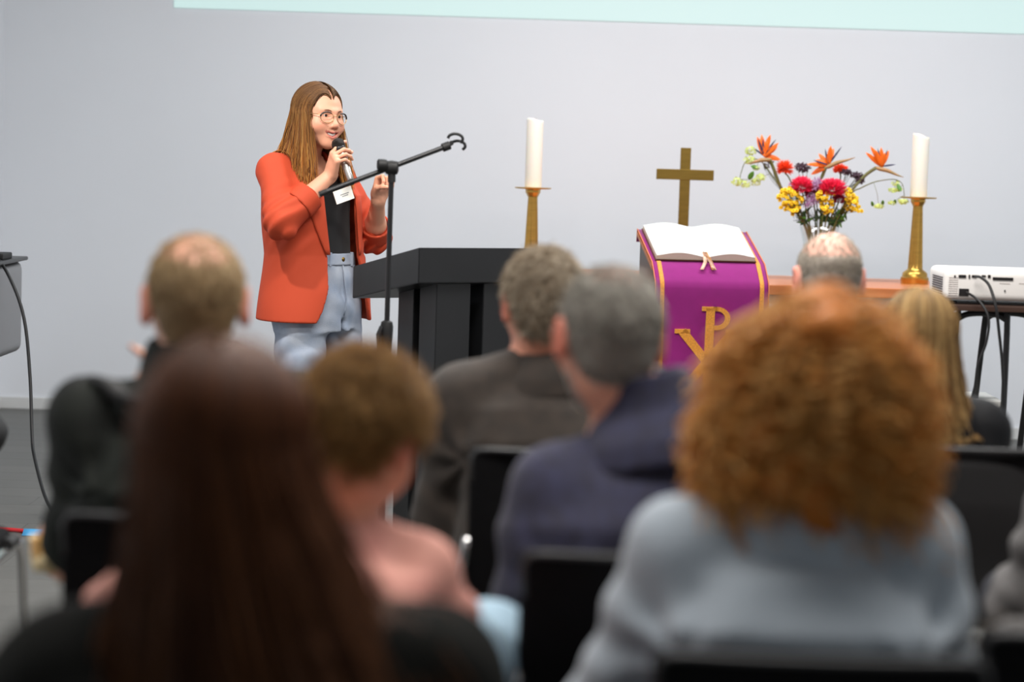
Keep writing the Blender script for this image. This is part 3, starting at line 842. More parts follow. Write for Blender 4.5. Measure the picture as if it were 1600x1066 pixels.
to = MB().sheet(tg, 0.0008).build('floor_tape', M_tape, None, True); to.location = (tp[0], (fa[1] + (fb[1] - fa[1]) * 0.557), 0.0)
tag(to, 'strip of blue tape holding the red cable down', 'tape')

# ------------------------------------------------------------------ bouquet on the altar
FR = np.random.RandomState(21)
YV = 9.95
vb = at(1277, 437, YV); VX = vb[0]
vase_h = at(1270, 353, YV)[2] - ztab
M_glass = bpy.data.materials.new('clear_glass'); M_glass.use_nodes = True
_n = M_glass.node_tree; _n.nodes.remove(_n.nodes['Principled BSDF'])
_t = _n.nodes.new('ShaderNodeBsdfTransparent'); _t.inputs[0].default_value = (0.96, 0.975, 0.97, 1)
_g = _n.nodes.new('ShaderNodeBsdfGlossy'); _g.inputs['Roughness'].default_value = 0.03
_lw = _n.nodes.new('ShaderNodeLayerWeight'); _l = _n.nodes.new('ShaderNodeMath'); _l.operation = 'MULTIPLY_ADD'; _l.inputs[1].default_value = 0.22; _l.inputs[2].default_value = 0.02
_n.links.new(_lw.outputs['Facing'], _l.inputs[0]); _m = _n.nodes.new('ShaderNodeMixShader')
_n.links.new(_l.outputs[0], _m.inputs[0]); _n.links.new(_t.outputs[0], _m.inputs[1]); _n.links.new(_g.outputs[0], _m.inputs[2])
_n.links.new(_m.outputs[0], _n.nodes['Material Output'].inputs['Surface'])
vase = thing('glass_vase', 'flared clear glass vase holding the bouquet', 'vase', (VX, YV, ztab))
MB().lathe([(0.0, 0.004), (0.036, 0.004), (0.040, 0.010), (0.050, 0.08), (0.064, 0.15), (0.088, vase_h), (0.0915, vase_h), (0.0675, 0.15), (0.0535, 0.08), (0.045, 0.008), (0.04, 0.0), (0.0, 0.0)], (0, 0, 0), 40).build('glass_wall', M_glass, vase, True)
M_stem = mat('stem_green', (92, 112, 50), 0.5, rgb2=(120, 98, 62), vscale=20)
M_stemd = mat('stem_dark', (70, 78, 56), 0.6)
M_leaf = mat('leaf_green', (84, 132, 40), 0.5, var=0.15, vscale=25)
M_leafd = mat('leaf_dark', (46, 76, 34), 0.5, var=0.2, vscale=25)
M_bird = mat('bird_orange', (252, 112, 14), 0.5, var=0.08, vscale=30)
M_blue = mat('bird_blue', (52, 50, 84), 0.5)
M_spathe = mat('spathe', (190, 128, 84), 0.5, rgb2=(130, 128, 80), vscale=18, stretch=(3, 3, 12))
M_spider = mat('orange_mum', (250, 74, 24), 0.6, var=0.12, vscale=40)
M_crim = mat('crimson_mum', (236, 30, 74), 0.6, var=0.15, vscale=40)
M_crimd = mat('wine_mum', (160, 12, 56), 0.6, var=0.15, vscale=40)
M_sedum = mat('sedum_purple', (82, 60, 72), 0.8, var=0.25, vscale=90)
M_lilac = mat('lilac_floret', (190, 140, 188), 0.7, var=0.25, vscale=120)
M_yel = mat('button_yellow', (246, 206, 20), 0.6, var=0.08, vscale=60)
M_yelc = mat('button_centre', (206, 140, 10), 0.7)
M_vib = mat('viburnum_green', (216, 228, 130), 0.6, var=0.12, vscale=60)
M_vibw = mat('viburnum_white', (240, 242, 214), 0.6, var=0.05, vscale=60)

def fpt(px, py, dy=0.0): return at(px, py, YV + dy)
def foot(k):
    a = 2.4 * k; return np.array([VX + 0.024 * math.cos(a), YV + 0.024 * math.sin(a), ztab + 0.012 + 0.002 * (k % 3)])
NF = [0]
def flower(name, label, group=None):
    f = foot(NF[0]); NF[0] += 1
    o = thing(name, label, 'flower', f, 0, group or 'cut flowers in the glass vase')
    return o, f
def in_neck(p, f):
    """a point inside the vase mouth on the way from the foot to the blossom"""
    z = ztab + vase_h; v = np.array([p[0] - VX, p[1] - YV]); l = np.linalg.norm(v); r = min(0.07, l * 0.5)
    w = v / max(l, 1e-6) * r
    return np.array([VX + w[0], YV + w[1], z])
def stem(o, f, pts, r, m_, name='stem'):
    return MB().tube([np.asarray(p) - f for p in pts], r, 8, smooth_path=5).build(name, m_, o, True)
def petal(mb, b, t, w, curl=0.0, n=6, side=None, fold=0.25):
    b = np.asarray(b, float); t = np.asarray(t, float); d = t - b; L_ = np.linalg.norm(d); d = d / L_
    if side is None: side = np.cross(d, (0, -1, 0.2))
    side = unit(side); up = np.cross(side, d)
    g = []
    for i in range(n):
        u = i / (n - 1); ww = w * (math.sin(PI * min(1, 0.12 + u * 0.88)) ** 0.7) * (1 if u < 0.97 else 0.3)
        c = b + d * L_ * u + up * curl * L_ * u * u
        g.append([c - side * ww / 2 + up * fold * ww, c, c + side * ww / 2 + up * fold * ww])
    mb.sheet(g, 0.0012); return mb
def leaf(o, f, b, t, w, m_, name='leaf'): return petal(MB(), np.asarray(b) - f, np.asarray(t) - f, w, 0.1).build(name, m_, o, True)

def bird(label, joint, tip, stem_px, petals, blues, cpx):
    o, f = flower('bird_of_paradise', label)
    J = fpt(*joint, -0.03); T = fpt(*tip, -0.05)
    pts = [f, in_neck(J, f)] + [fpt(x, y, -0.02) for x, y in stem_px] + [J]
    stem(o, f, pts, [0.005, 0.005, 0.006, 0.0075, 0.008], M_stem)
    d = T - J; mid = J + d * 0.4 + np.array([0, 0, 0.004])
    MB().tube([J - unit(d) * 0.006 - f, J + d * 0.12 - f, mid - f, J + d * 0.75 - f, T - f], [0.006, 0.0125, 0.012, 0.006, 0.0015], 10, smooth_path=4, flat=0.8).build('spathe', M_spathe, o, True)
    C = fpt(*cpx, -0.03)
    for i, (x, y) in enumerate(petals):
        petal(MB(), C - f + FR.randn(3) * 0.002, fpt(x, y, -0.03 + 0.05 * (FR.rand() - 0.5)) - f, 0.021 + 0.004 * FR.rand(), 0.06 * FR.randn() * 0.5, 7).build('orange_sepal', M_bird, o, True)
    for (x, y) in blues:
        petal(MB(), C - f, fpt(x, y, -0.045) - f, 0.008, 0.0, 6).build('blue_petal', M_blue, o, True)
bird('orange bird of paradise bloom beside the pale green snowballs', (1203, 249), (1167, 256), [(1224, 300), (1208, 262)],
     [(1183, 213), (1190, 210), (1204, 210), (1217, 223), (1215, 229), (1199, 220), (1220, 250)], [(1184, 215), (1192, 214), (1178, 232), (1213, 217)], (1193, 243))
bird('orange bird of paradise bloom in the middle of the bouquet', (1290, 262), (1336, 246), [(1280, 290), (1285, 275)],
     [(1298, 227), (1303, 231), (1279, 240), (1260, 257), (1267, 273), (1272, 268), (1274, 250)], [(1289, 232), (1316, 228), (1270, 250)], (1294, 258))
bird('orange bird of paradise bloom reaching toward the candle', (1369, 262), (1412, 277), [(1328, 303), (1350, 276)],
     [(1352, 238), (1360, 228), (1366, 233), (1377, 230), (1389, 235), (1383, 238), (1371, 240)], [(1371, 231), (1387, 233), (1400, 257), (1366, 240)], (1378, 260))

def mum(label, name, c, rx, ry, m_, n, plen, dy, quill=False, stem_px=()):
    o, f = flower(name, label)
    C = fpt(*c, dy); R = rx / 342.0; Rz = ry / 342.0
    stem(o, f, [f, in_neck(C, f)] + [fpt(x, y, dy) for x, y in stem_px] + [C - np.array([0, 0, Rz * 0.5])], 0.0032, M_stem)
    mb = MB()
    for i in range(n):
        u = (i + 0.5) / n; th = math.acos(1 - 1.75 * u); ph = i * 2.39996
        dr = np.array([math.sin(th) * math.cos(ph), math.sin(th) * math.sin(ph), math.cos(th)])
        dr = dr + FR.randn(3) * (0.08 if quill else 0.045)
        dirn = dr * np.array([R, R, Rz])
        b_ = C + dirn * (0.25 if quill else 0.55) - np.array([0, 0, Rz * 0.1]) - f
        t_ = C + dirn * (1.10 + 0.05 * FR.randn()) - f
        petal(mb, b_, t_, plen, 0.12, 4, side=np.cross(dr, (FR.randn() * .3, FR.randn() * .3, 1)) + FR.randn(3) * .05)
    po = mb.build('petals', m_, o, True); po['kind'] = 'stuff'
mum('red orange spider chrysanthemum under the bird of paradise by the snowballs', 'spider_chrysanthemum', (1226, 263), 14, 13, M_spider, 170, 0.0065, -0.02, True, [(1236, 285)])
mum('red orange spider chrysanthemum half hidden behind the middle bird of paradise', 'spider_chrysanthemum', (1313, 265), 12, 9, M_spider, 130, 0.0065, 0.03, True, [(1312, 285)])
mum('crimson chrysanthemum above the lilac sprigs, nearer the reading desk', 'pompon_chrysanthemum', (1253, 290), 17, 14, M_crim, 300, 0.0095, -0.04)
mum('large crimson chrysanthemum above the middle yellow buttons', 'pompon_chrysanthemum', (1300, 294), 21, 15, M_crim, 340, 0.0105, -0.05)
mum('wine red chrysanthemum tucked between the two crimson ones', 'pompon_chrysanthemum', (1271, 302), 15, 11, M_crimd, 220, 0.0085, 0.0)
mum('small wine red chrysanthemum beside the yellow buttons', 'pompon_chrysanthemum', (1311, 311), 11, 9, M_crimd, 150, 0.006, -0.03)

def ball_cloud(mb, C, R, n, r, shell=0.5, up=None):
    for i in range(n):
        d = unit(FR.randn(3))
        if up and d[2] < -0.3: d[2] *= -0.5
        p = C + d * np.asarray(R) * (shell + (1 - shell) * FR.rand())
        rr = r * (0.75 + 0.5 * FR.rand())
        q = bmesh.ops.create_icosphere(mb.bm, subdivisions=1, radius=rr)
        bmesh.ops.translate(mb.bm, vec=Vector(tuple(p)), verts=q['verts'])
    return mb
def spray(label, name, heads, m_, r, n, dy, stem_m, shell=0.5, part='florets'):
    o, f = flower(name, label)
    C0 = fpt(heads[0][0], heads[0][1], dy)
    hub = C0 * 0.55 + in_neck(C0, f) * 0.45
    stem(o, f, [f, in_neck(C0, f), hub], 0.0026, stem_m)
    mb = MB(); tw = MB()
    for (x, y, rx, ry, ddy) in heads:
        C = fpt(x, y, dy + ddy); R = np.array([rx, rx * 0.8, ry]) / 342.0
        ball_cloud(mb, C - f, R, int(n * rx * ry / 100), r, shell)
        for k in range(5):
            e_ = C + FR.randn(3) * R * 0.5
            tw.tube([hub - f, (hub * 0.5 + e_ * 0.5) + FR.randn(3) * 0.004 - f, e_ - f], 0.0009, 5)
    q = mb.build(part, m_, o, True); q['kind'] = 'stuff'
    q = tw.build('twigs', stem_m, o, True); q['kind'] = 'stuff'
spray('dark plum sedum head between the orange and crimson blooms', 'sedum', [(1254, 262, 13, 8, 0.02)], M_sedum, 0.0038, 190, 0.02, M_stemd, 0.4)
spray('dark plum sedum sprig beside the pale green snowballs', 'sedum', [(1197, 260, 6, 6, 0), (1203, 252, 6, 4, 0)], M_sedum, 0.003, 120, 0.03, M_stemd, 0.4)
spray('flat plum sedum cluster below the bird of paradise by the candle', 'sedum', [(1322, 269, 10, 5, 0), (1338, 274, 11, 6, 0), (1344, 281, 8, 7, 0)], M_sedum, 0.0038, 200, -0.01, M_stemd, 0.3)
spray('lilac gypsophila mist between the two large crimson chrysanthemums', 'gypsophila', [(1276, 288, 14, 13, 0), (1270, 312, 12, 12, 0)], M_lilac, 0.0027, 110, -0.05, M_stemd, 0.2)
spray('lilac gypsophila sprig under the crimson chrysanthemum by the desk', 'gypsophila', [(1240, 293, 10, 9, 0), (1262, 318, 9, 10, 0)], M_lilac, 0.0027, 110, -0.045, M_stemd, 0.2)
spray('fine dark twiggy sprigs at the foot of the bouquet', 'gypsophila', [(1268, 335, 12, 14, 0), (1243, 340, 5, 9, 0)], M_sedum, 0.0017, 40, -0.03, M_stemd, 0.2)

def buttons(label, heads, dy):
    o, f = flower('button_chrysanthemum', label)
    C0 = fpt(heads[0][0], heads[0][1], dy); hub = C0 * 0.4 + in_neck(C0, f) * 0.6
    stem(o, f, [f, in_neck(C0, f), hub], 0.003, M_stem)
    mb = MB(); mc = MB(); tw = MB()
    for (x, y, rx, ry, n) in heads:
        for k in range(n):
            a = FR.rand() * 6.28; rr = FR.rand() ** 0.5
            px, py = x + rx * rr * math.cos(a), y + ry * rr * math.sin(a)
            C = fpt(px, py, dy - 0.035 * (1 - rr * rr) + 0.012 * FR.randn())
            nrm = unit(np.array([(px - x) / 40, -0.75, 0.5 - (py - y) / 40]) + FR.randn(3) * 0.25)
            Mx = Vector(tuple(nrm)).to_track_quat('Z', 'X').to_matrix()
            R = 0.0105 * (0.85 + 0.3 * FR.rand())
            mb.lathe([(0.003, -0.004), (R * 0.8, -0.003), (R, 0.001), (R * 0.85, 0.004), (R * 0.45, 0.002), (0.0, 0.001)], C - f, 8, Mx)
            mc.lathe([(R * 0.5, 0.0015), (R * 0.42, 0.0042), (0.0, 0.005)], C - f, 7, Mx)
            tw.tube([hub - f, C - f], 0.0009, 4)
    for (mm_, nm, m2) in ((mb, 'buttons', M_yel), (mc, 'button_centres', M_yelc), (tw, 'twigs', M_stem)):
        q = mm_.build(nm, m2, o, True); q['kind'] = 'stuff'
    return o, f
buttons('cluster of yellow button chrysanthemums nearest the reading desk', [(1234, 312, 20, 18, 52), (1243, 330, 9, 8, 8), (1232, 298, 9, 6, 9)], -0.05)
buttons('cluster of yellow button chrysanthemums under the large crimson bloom', [(1290, 307, 15, 8, 20), (1291, 322, 11, 13, 20)], -0.06)
buttons('cluster of yellow button chrysanthemums on the candle side of the bouquet', [(1327, 305, 10, 10, 16), (1332, 318, 14, 11, 28), (1343, 327, 5, 5, 3)], -0.04)

def snowball(label, branch, heads, leaves, dy):
    o, f = flower('snowball_viburnum', label)
    pts = [fpt(x, y, dy) for x, y in branch]
    stem(o, f, [f, in_neck(pts[0], f)] + pts, [0.003, 0.003, 0.002, 0.0014], M_stem)
    mb = MB(); tw = MB()
    for (x, y, r, w) in heads:
        C = fpt(x, y, dy - 0.01); R = r * 1.12 / 342.0
        for k in range(int(44 * (r / 8) ** 2)):
            d = unit(FR.randn(3)); d[2] *= 0.7 if not w else 0.35
            p = C + d * R * (0.7 + 0.3 * FR.rand()) - f
            nrm = unit(d + FR.randn(3) * 0.2); s1 = unit(np.cross(nrm, (0.3, 0.5, 0.8))); s2 = np.cross(nrm, s1)
            for q in range(4):
                a = q * PI / 2 + FR.rand()
                e_ = s1 * math.cos(a) + s2 * math.sin(a)
                rr = 0.0072
                mb.poly([p, p + (e_ * 0.6 + np.cross(nrm, e_) * 0.35) * rr, p + e_ * rr + nrm * 0.001, p + (e_ * 0.6 - np.cross(nrm, e_) * 0.35) * rr])
        j = min(range(len(pts)), key=lambda i: np.linalg.norm(pts[i] - C))
        tw.tube([pts[j] - f, (pts[j] + C) / 2 + np.array([0.004, 0, 0.004]) - f, C - f], 0.001, 5)
    q = mb.build('florets', M_vib, o, False); q['kind'] = 'stuff'
    q = tw.build('twigs', M_stem, o, True); q['kind'] = 'stuff'
    for (x0, y0, x1, y1, w) in leaves: leaf(o, f, fpt(x0, y0, dy - 0.02), fpt(x1, y1, dy - 0.03), w / 342, M_leaf)
snowball('pale green snowball viburnum hanging over the reading desk side', [(1230, 310), (1205, 272), (1186, 250), (1166, 252), (1158, 270), (1156, 280)],
         [(1173, 236, 9, 0), (1171, 250, 9, 0), (1181, 262, 6, 0), (1151, 284, 9, 0), (1165, 288, 8, 0), (1181, 284, 8, 0), (1188, 277, 8, 0)], [(1170, 280, 1178, 267, 8), (1184, 262, 1172, 260, 6)], -0.02)
snowball('arching viburnum twig with small pale clusters near the candlestick', [(1330, 304), (1345, 294), (1365, 285), (1385, 281), (1400, 281), (1410, 288), (1413, 305)],
         [(1373, 322, 8, 1), (1394, 317, 7, 1), (1411, 315, 9, 1), (1400, 287, 6, 0), (1396, 297, 8, 1), (1405, 296, 5, 0)],
         [(1364, 322, 1361, 314, 5), (1379, 320, 1379, 312, 5), (1402, 288, 1408, 300, 6), (1398, 318, 1398, 311, 5)], -0.03)
# greenery between the stems
for k, (lab, sp) in enumerate((('narrow green leaves under the yellow buttons by the reading desk', [(1245, 340), (1252, 333), (1258, 345)]),
                               ('dark green leafy sprig in the middle of the vase', [(1283, 335), (1275, 330), (1290, 342), (1296, 333)]),
                               ('feathery green leaves under the yellow buttons on the candle side', [(1310, 335), (1322, 337), (1327, 328), (1303, 345), (1316, 346), (1297, 350)]))):
    o, f = flower('leaf_sprig', lab)
    o['category'] = 'foliage'
    C0 = fpt(*sp[0], -0.02); nk = in_neck(C0, f)
    stem(o, f, [f, nk, C0], [0.006, 0.005, 0.003], M_stem)
    for (x, y) in sp:
        for j in range(7):
            b_ = nk + (fpt(x, y, -0.02) - nk) * (0.35 + 0.6 * FR.rand()) + FR.randn(3) * 0.004
            leaf(o, f, b_, b_ + np.array([FR.randn() * 0.022, FR.randn() * 0.016, 0.012 + 0.02 * FR.randn()]), 0.010, M_leafd if FR.rand() < 0.7 else M_leaf)

# ------------------------------------------------------------------ people: building blocks
M_skin = mat('skin', (255, 255, 255), 0.5, attr=True, bump=0.02, bscale=300)
M_hair = mat('hair', (255, 255, 255), 0.5, attr=True, spec=0.2)
_nt = M_hair.node_tree                                  # hair lets some light through
_tr = _nt.nodes.new('ShaderNodeBsdfTranslucent'); _mx = _nt.nodes.new('ShaderNodeMixShader'); _mx.inputs[0].default_value = 0.25
_at = [q for q in _nt.nodes if q.type == 'ATTRIBUTE'][0]
_nt.links.new(_at.outputs['Color'], _tr.inputs['Color'])
_nt.links.new(_nt.nodes['Principled BSDF'].outputs[0], _mx.inputs[1]); _nt.links.new(_tr.outputs[0], _mx.inputs[2])
_nt.links.new(_mx.outputs[0], _nt.nodes['Material Output'].inputs['Surface'])
M_eye = mat('eye_white', (236, 232, 228), 0.2)
M_iris = mat('iris', (58, 44, 36), 0.2)
M_teeth = mat('teeth', (240, 236, 226), 0.3)

def head_prims(S, c, R, sc=1.0, smile=False, jaw=1.0, ears=1.0):
    c = np.asarray(c, float)
    def T(x, y, z): return c + R @ (np.array([x, y, z]) * sc)
    def E(p, r, k=0.02, op='u', rr=None): S.ell(T(*p), np.array(r) * sc, R if rr is None else R @ rr, k * sc, op)
    def C(a, b, ra, rb, k=0.01, op='u'): S.cap(T(*a), T(*b), ra * sc, rb * sc, k * sc, op)
    E((0, -0.014, 0.026), (0.075, 0.093, 0.086))
    E((0, 0.030, 0.022), (0.064, 0.056, 0.062), 0.03)
    E((0, 0.030, -0.052), (0.056 * jaw, 0.060, 0.056), 0.04)
    E((0, 0.048, -0.038), (0.046, 0.046, 0.056), 0.03)
    E((0, 0.074, -0.098), (0.024 * jaw, 0.019, 0.018), 0.03)
    for s in (-1, 1):
        E((s * 0.036, 0.058, -0.026), (0.027, 0.026, 0.024), 0.025)
        C((s * 0.012, 0.087, 0.019), (s * 0.042, 0.072, 0.021), 0.009, 0.008, 0.018)
        E((s * 0.031, 0.097, 0.005), (0.018, 0.016, 0.011), 0.014, 's')
        E((s * 0.031, 0.0735, 0.004), (0.0145, 0.0145, 0.0145), 0.006)
        E((s * 0.031, 0.092, 0.0032), (0.0125, 0.012, 0.0037), 0.003, 's')
        # ears
        if ears:
            rr = npm(rot('Z', s * -18) @ rot('X', -10))
            E((s * 0.0825, -0.012, -0.006), (0.0120, 0.022, 0.036), 0.008, 'u', rr)
            E((s * 0.091, -0.007, -0.003), (0.007, 0.012, 0.020), 0.006, 's', rr)
    C((0, 0.088, 0.008), (0, 0.108, -0.026), 0.0065, 0.0092, 0.012)
    E((0, 0.108, -0.030), (0.0105, 0.0105, 0.0090), 0.008)
    for s in (-1, 1):
        E((s * 0.0125, 0.096, -0.034), (0.0085, 0.010, 0.0075), 0.008)
        E((s * 0.0065, 0.101, -0.042), (0.0038, 0.005, 0.004), 0.004, 's')
    if smile:
        for s in (-1, 1):
            C((0, 0.0975, -0.0570), (s * 0.018, 0.0905, -0.0548), 0.0040, 0.0036, 0.006); C((s * 0.018, 0.0905, -0.0548), (s * 0.0315, 0.0765, -0.0490), 0.0036, 0.0024, 0.006)
            C((0, 0.0955, -0.0735), (s * 0.018, 0.0890, -0.0670), 0.0050, 0.0042, 0.006); C((s * 0.018, 0.0890, -0.0670), (s * 0.0305, 0.0770, -0.0520), 0.0042, 0.0026, 0.006)
            E((s * 0.043, 0.062, -0.037), (0.023, 0.023, 0.020), 0.02)
        for s in (-1, 1):
            C((0, 0.0990, -0.0645), (s * 0.016, 0.0935, -0.0605), 0.0060, 0.0052, 0.002, 's'); C((s * 0.016, 0.0935, -0.0605), (s * 0.0275, 0.0820, -0.0515), 0.0052, 0.0022, 0.002, 's')
    else:
        for s in (-1, 1):
            C((0, 0.0985, -0.0630), (s * 0.023, 0.083, -0.0650), 0.0050, 0.0030, 0.007)
            C((0, 0.0965, -0.0730), (s * 0.021, 0.083, -0.0680), 0.0058, 0.0032, 0.007)
            C((0, 0.104, -0.0680), (s * 0.021, 0.090, -0.0670), 0.0014, 0.0010, 0.003, 's')

def skin_tint(V, c, R, sc, skin, lips=(196, 100, 92), blush=0.35, smile=False):
    q = ((V - np.asarray(c)) @ R) / sc
    base = np.tile(np.array(lin(skin)), (len(V), 1))
    red = np.array(lin((206, 88, 66)))
    def mixin(w, col):
        nonlocal base
        w = np.clip(w, 0, 1)[:, None]; base = base * (1 - w) + np.asarray(col) * w
    inh = np.linalg.norm(q - np.array([0, 0, 0]), axis=1) < 0.16
    ear = np.clip((np.abs(q[:, 0]) - 0.074) / 0.008, 0, 1) * (np.abs(q[:, 2]) < 0.045) * inh
    mixin(ear * 0.55, red)
    for s in (-1, 1):
        d = np.linalg.norm((q - np.array([s * 0.045, 0.062, -0.032])) / np.array([0.03, 0.04, 0.022]), axis=1)
        mixin(blush * np.clip(1.2 - d, 0, 1) * inh, red)
    d = np.linalg.norm((q - np.array([0, 0.108, -0.03])) / np.array([0.013, 0.014, 0.012]), axis=1)
    mixin(0.3 * np.clip(1.3 - d, 0, 1), red)
    zc = -0.0662 + (np.abs(q[:, 0]) / 0.030) ** 2 * (0.0150 if smile else 0.001)
    th = (0.0132 if smile else 0.0105) * (1 - 0.75 * np.clip(np.abs(q[:, 0]) / 0.031, 0, 1) ** 2)
    lipm = (np.abs(q[:, 2] - zc) < th) & (np.abs(q[:, 0]) < 0.031) & (q[:, 1] > 0.072) & inh
    mixin(lipm * 0.7, lin(lips))
    if smile:
        inner = (np.abs(q[:, 2] - zc) < 0.0085) & (np.abs(q[:, 0]) < 0.025) & (q[:, 1] > 0.06) & (q[:, 1] < 0.0955 - (np.abs(q[:, 0]) / 0.025) ** 2 * 0.014) & inh
        mixin(inner * 1.0, lin((96, 34, 34)))
    return base

def eyes(parent, c, R, sc, origin, gaze=(0, 0)):
    for s in (-1, 1):
        e = np.asarray(c) + R @ (np.array([s * 0.031, 0.0735, 0.004]) * sc)
        g = R @ unit(np.array([gaze[0], 1, gaze[1]]))
        Mx = Vector(tuple(g)).to_track_quat('Z', 'Y').to_matrix()
        eo = MB().lathe([(0.0, -0.0128)] + [(0.0130 * math.sin(a), -0.0130 * math.cos(a)) for a in np.linspace(0.25, PI - 0.001, 12)], (0, 0, 0), 18).build('eyeball', M_eye, parent, True)
        for v in eo.data.vertices: v.co = Vector(tuple(e - np.asarray(origin))) + Mx @ (v.co * sc)
        io = MB().lathe([(0.0060, 0.0112), (0.0056, 0.0126), (0.003, 0.0134), (0.0, 0.0136)], (0, 0, 0), 16).build('iris', M_iris, eo, True)
        for v in io.data.vertices: v.co = Vector(tuple(e - np.asarray(origin))) + Mx @ (v.co * sc)

def hand_prims(S, w, f, n, side, curls, sc=1.0, thumb=(0.5, 0.5, 0.3), spread=0.06, k=0.006):
    if not isinstance(spread, (list, tuple)): spread = [spread * (1.5 - i) for i in range(4)]
    """w wrist, f direction of the fingers, n direction the palm faces; side +1 right hand, -1 left"""
    f = unit(f); n = np.asarray(n, float); n = unit(n - f * (n @ f)); t = np.cross(f, n) * side
    w = np.asarray(w, float)
    R = np.stack([t, n, f], 1)
    S.box(w + f * 0.047 * sc, np.array([0.039, 0.0135, 0.046]) * sc, 0.012 * sc, R, 0.02 * sc)
    S.cap(w - f * 0.01, w + f * 0.03 * sc, 0.025 * sc, 0.023 * sc, 0.02, 'u', (n, 0.72))
    offs = (0.0295, 0.0100, -0.0095, -0.0280)
    lens = ((0.041, 0.025, 0.020), (0.045, 0.028, 0.021), (0.042, 0.026, 0.020), (0.033, 0.020, 0.018))
    rad = (0.0088, 0.0090, 0.0084, 0.0075)
    tips = []
    for i in range(4):
        p = w + (f * (0.086, 0.089, 0.086, 0.079)[i] + t * offs[i]) * sc
        a = 0.0; sp = spread[i]
        S.cap(w + (f * 0.05 + t * offs[i] * 0.9) * sc, p, 0.0095 * sc, rad[i] * 1.08 * sc, k)
        for j in range(3):
            a += curls[i][j]
            d = unit(f * math.cos(a) + n * math.sin(a) + t * sp)
            q = p + d * lens[i][j] * sc
            S.cap(p, q, rad[i] * (1 - 0.07 * j) * sc, rad[i] * (0.95 - 0.09 * j) * sc, k * 0.6)
            p = q
        tips.append(p)
    a1, a2, a3 = thumb      # outward angle, towards the palm, bend
    p = w + (f * 0.022 + t * 0.026 + n * 0.006) * sc
    d = unit(f * math.cos(a1) + t * math.sin(a1) + n * a2)
    q = p + d * 0.045 * sc; S.cap(p, q, 0.0145 * sc, 0.0108 * sc, 0.014)
    d = unit(d * math.cos(a3) + (n * 0.8 - t * 0.5) * math.sin(a3)); p = q; q = p + d * 0.032 * sc
    S.cap(p, q, 0.0105 * sc, 0.0095 * sc, 0.005)
    d = unit(d * math.cos(a3 * 0.7) + (n * 0.8 - t * 0.5) * math.sin(a3 * 0.7)); p = q; q = p + d * 0.025 * sc
    S.cap(p, q, 0.0096 * sc, 0.0078 * sc, 0.005)
    return tips

RELAX = [(0.35, 0.45, 0.25)] * 4

def push_out(P, S, gap):
    """move strand points that fall inside the body S back to its surface"""
    sh = P.shape; p = P.reshape(-1, 3).astype(np.float32); keepd = S.disp; S.disp = None
    for it in range(2):
        d = S.ev(p); m_ = d < gap
        if not m_.any(): break
        q = p[m_]; e = 0.004
        g = np.stack([S.ev(q + np.eye(3, dtype=np.float32)[i] * e) - S.ev(q - np.eye(3, dtype=np.float32)[i] * e) for i in range(3)], 1)
        g /= np.maximum(np.linalg.norm(g, axis=1, keepdims=True), 1e-6)
        p[m_] = q + g * (gap - d[m_])[:, None]
    S.disp = keepd
    return p.reshape(sh)

def hue(cols, n, r):
    """random blend per strand between the listed colours"""
    C = np.array([lin(c) for c in cols]); k = r.randint(0, len(C), n); j = r.randint(0, len(C), n); t = r.rand(n, 1)
    return C[k] * t + C[j] * (1 - t)

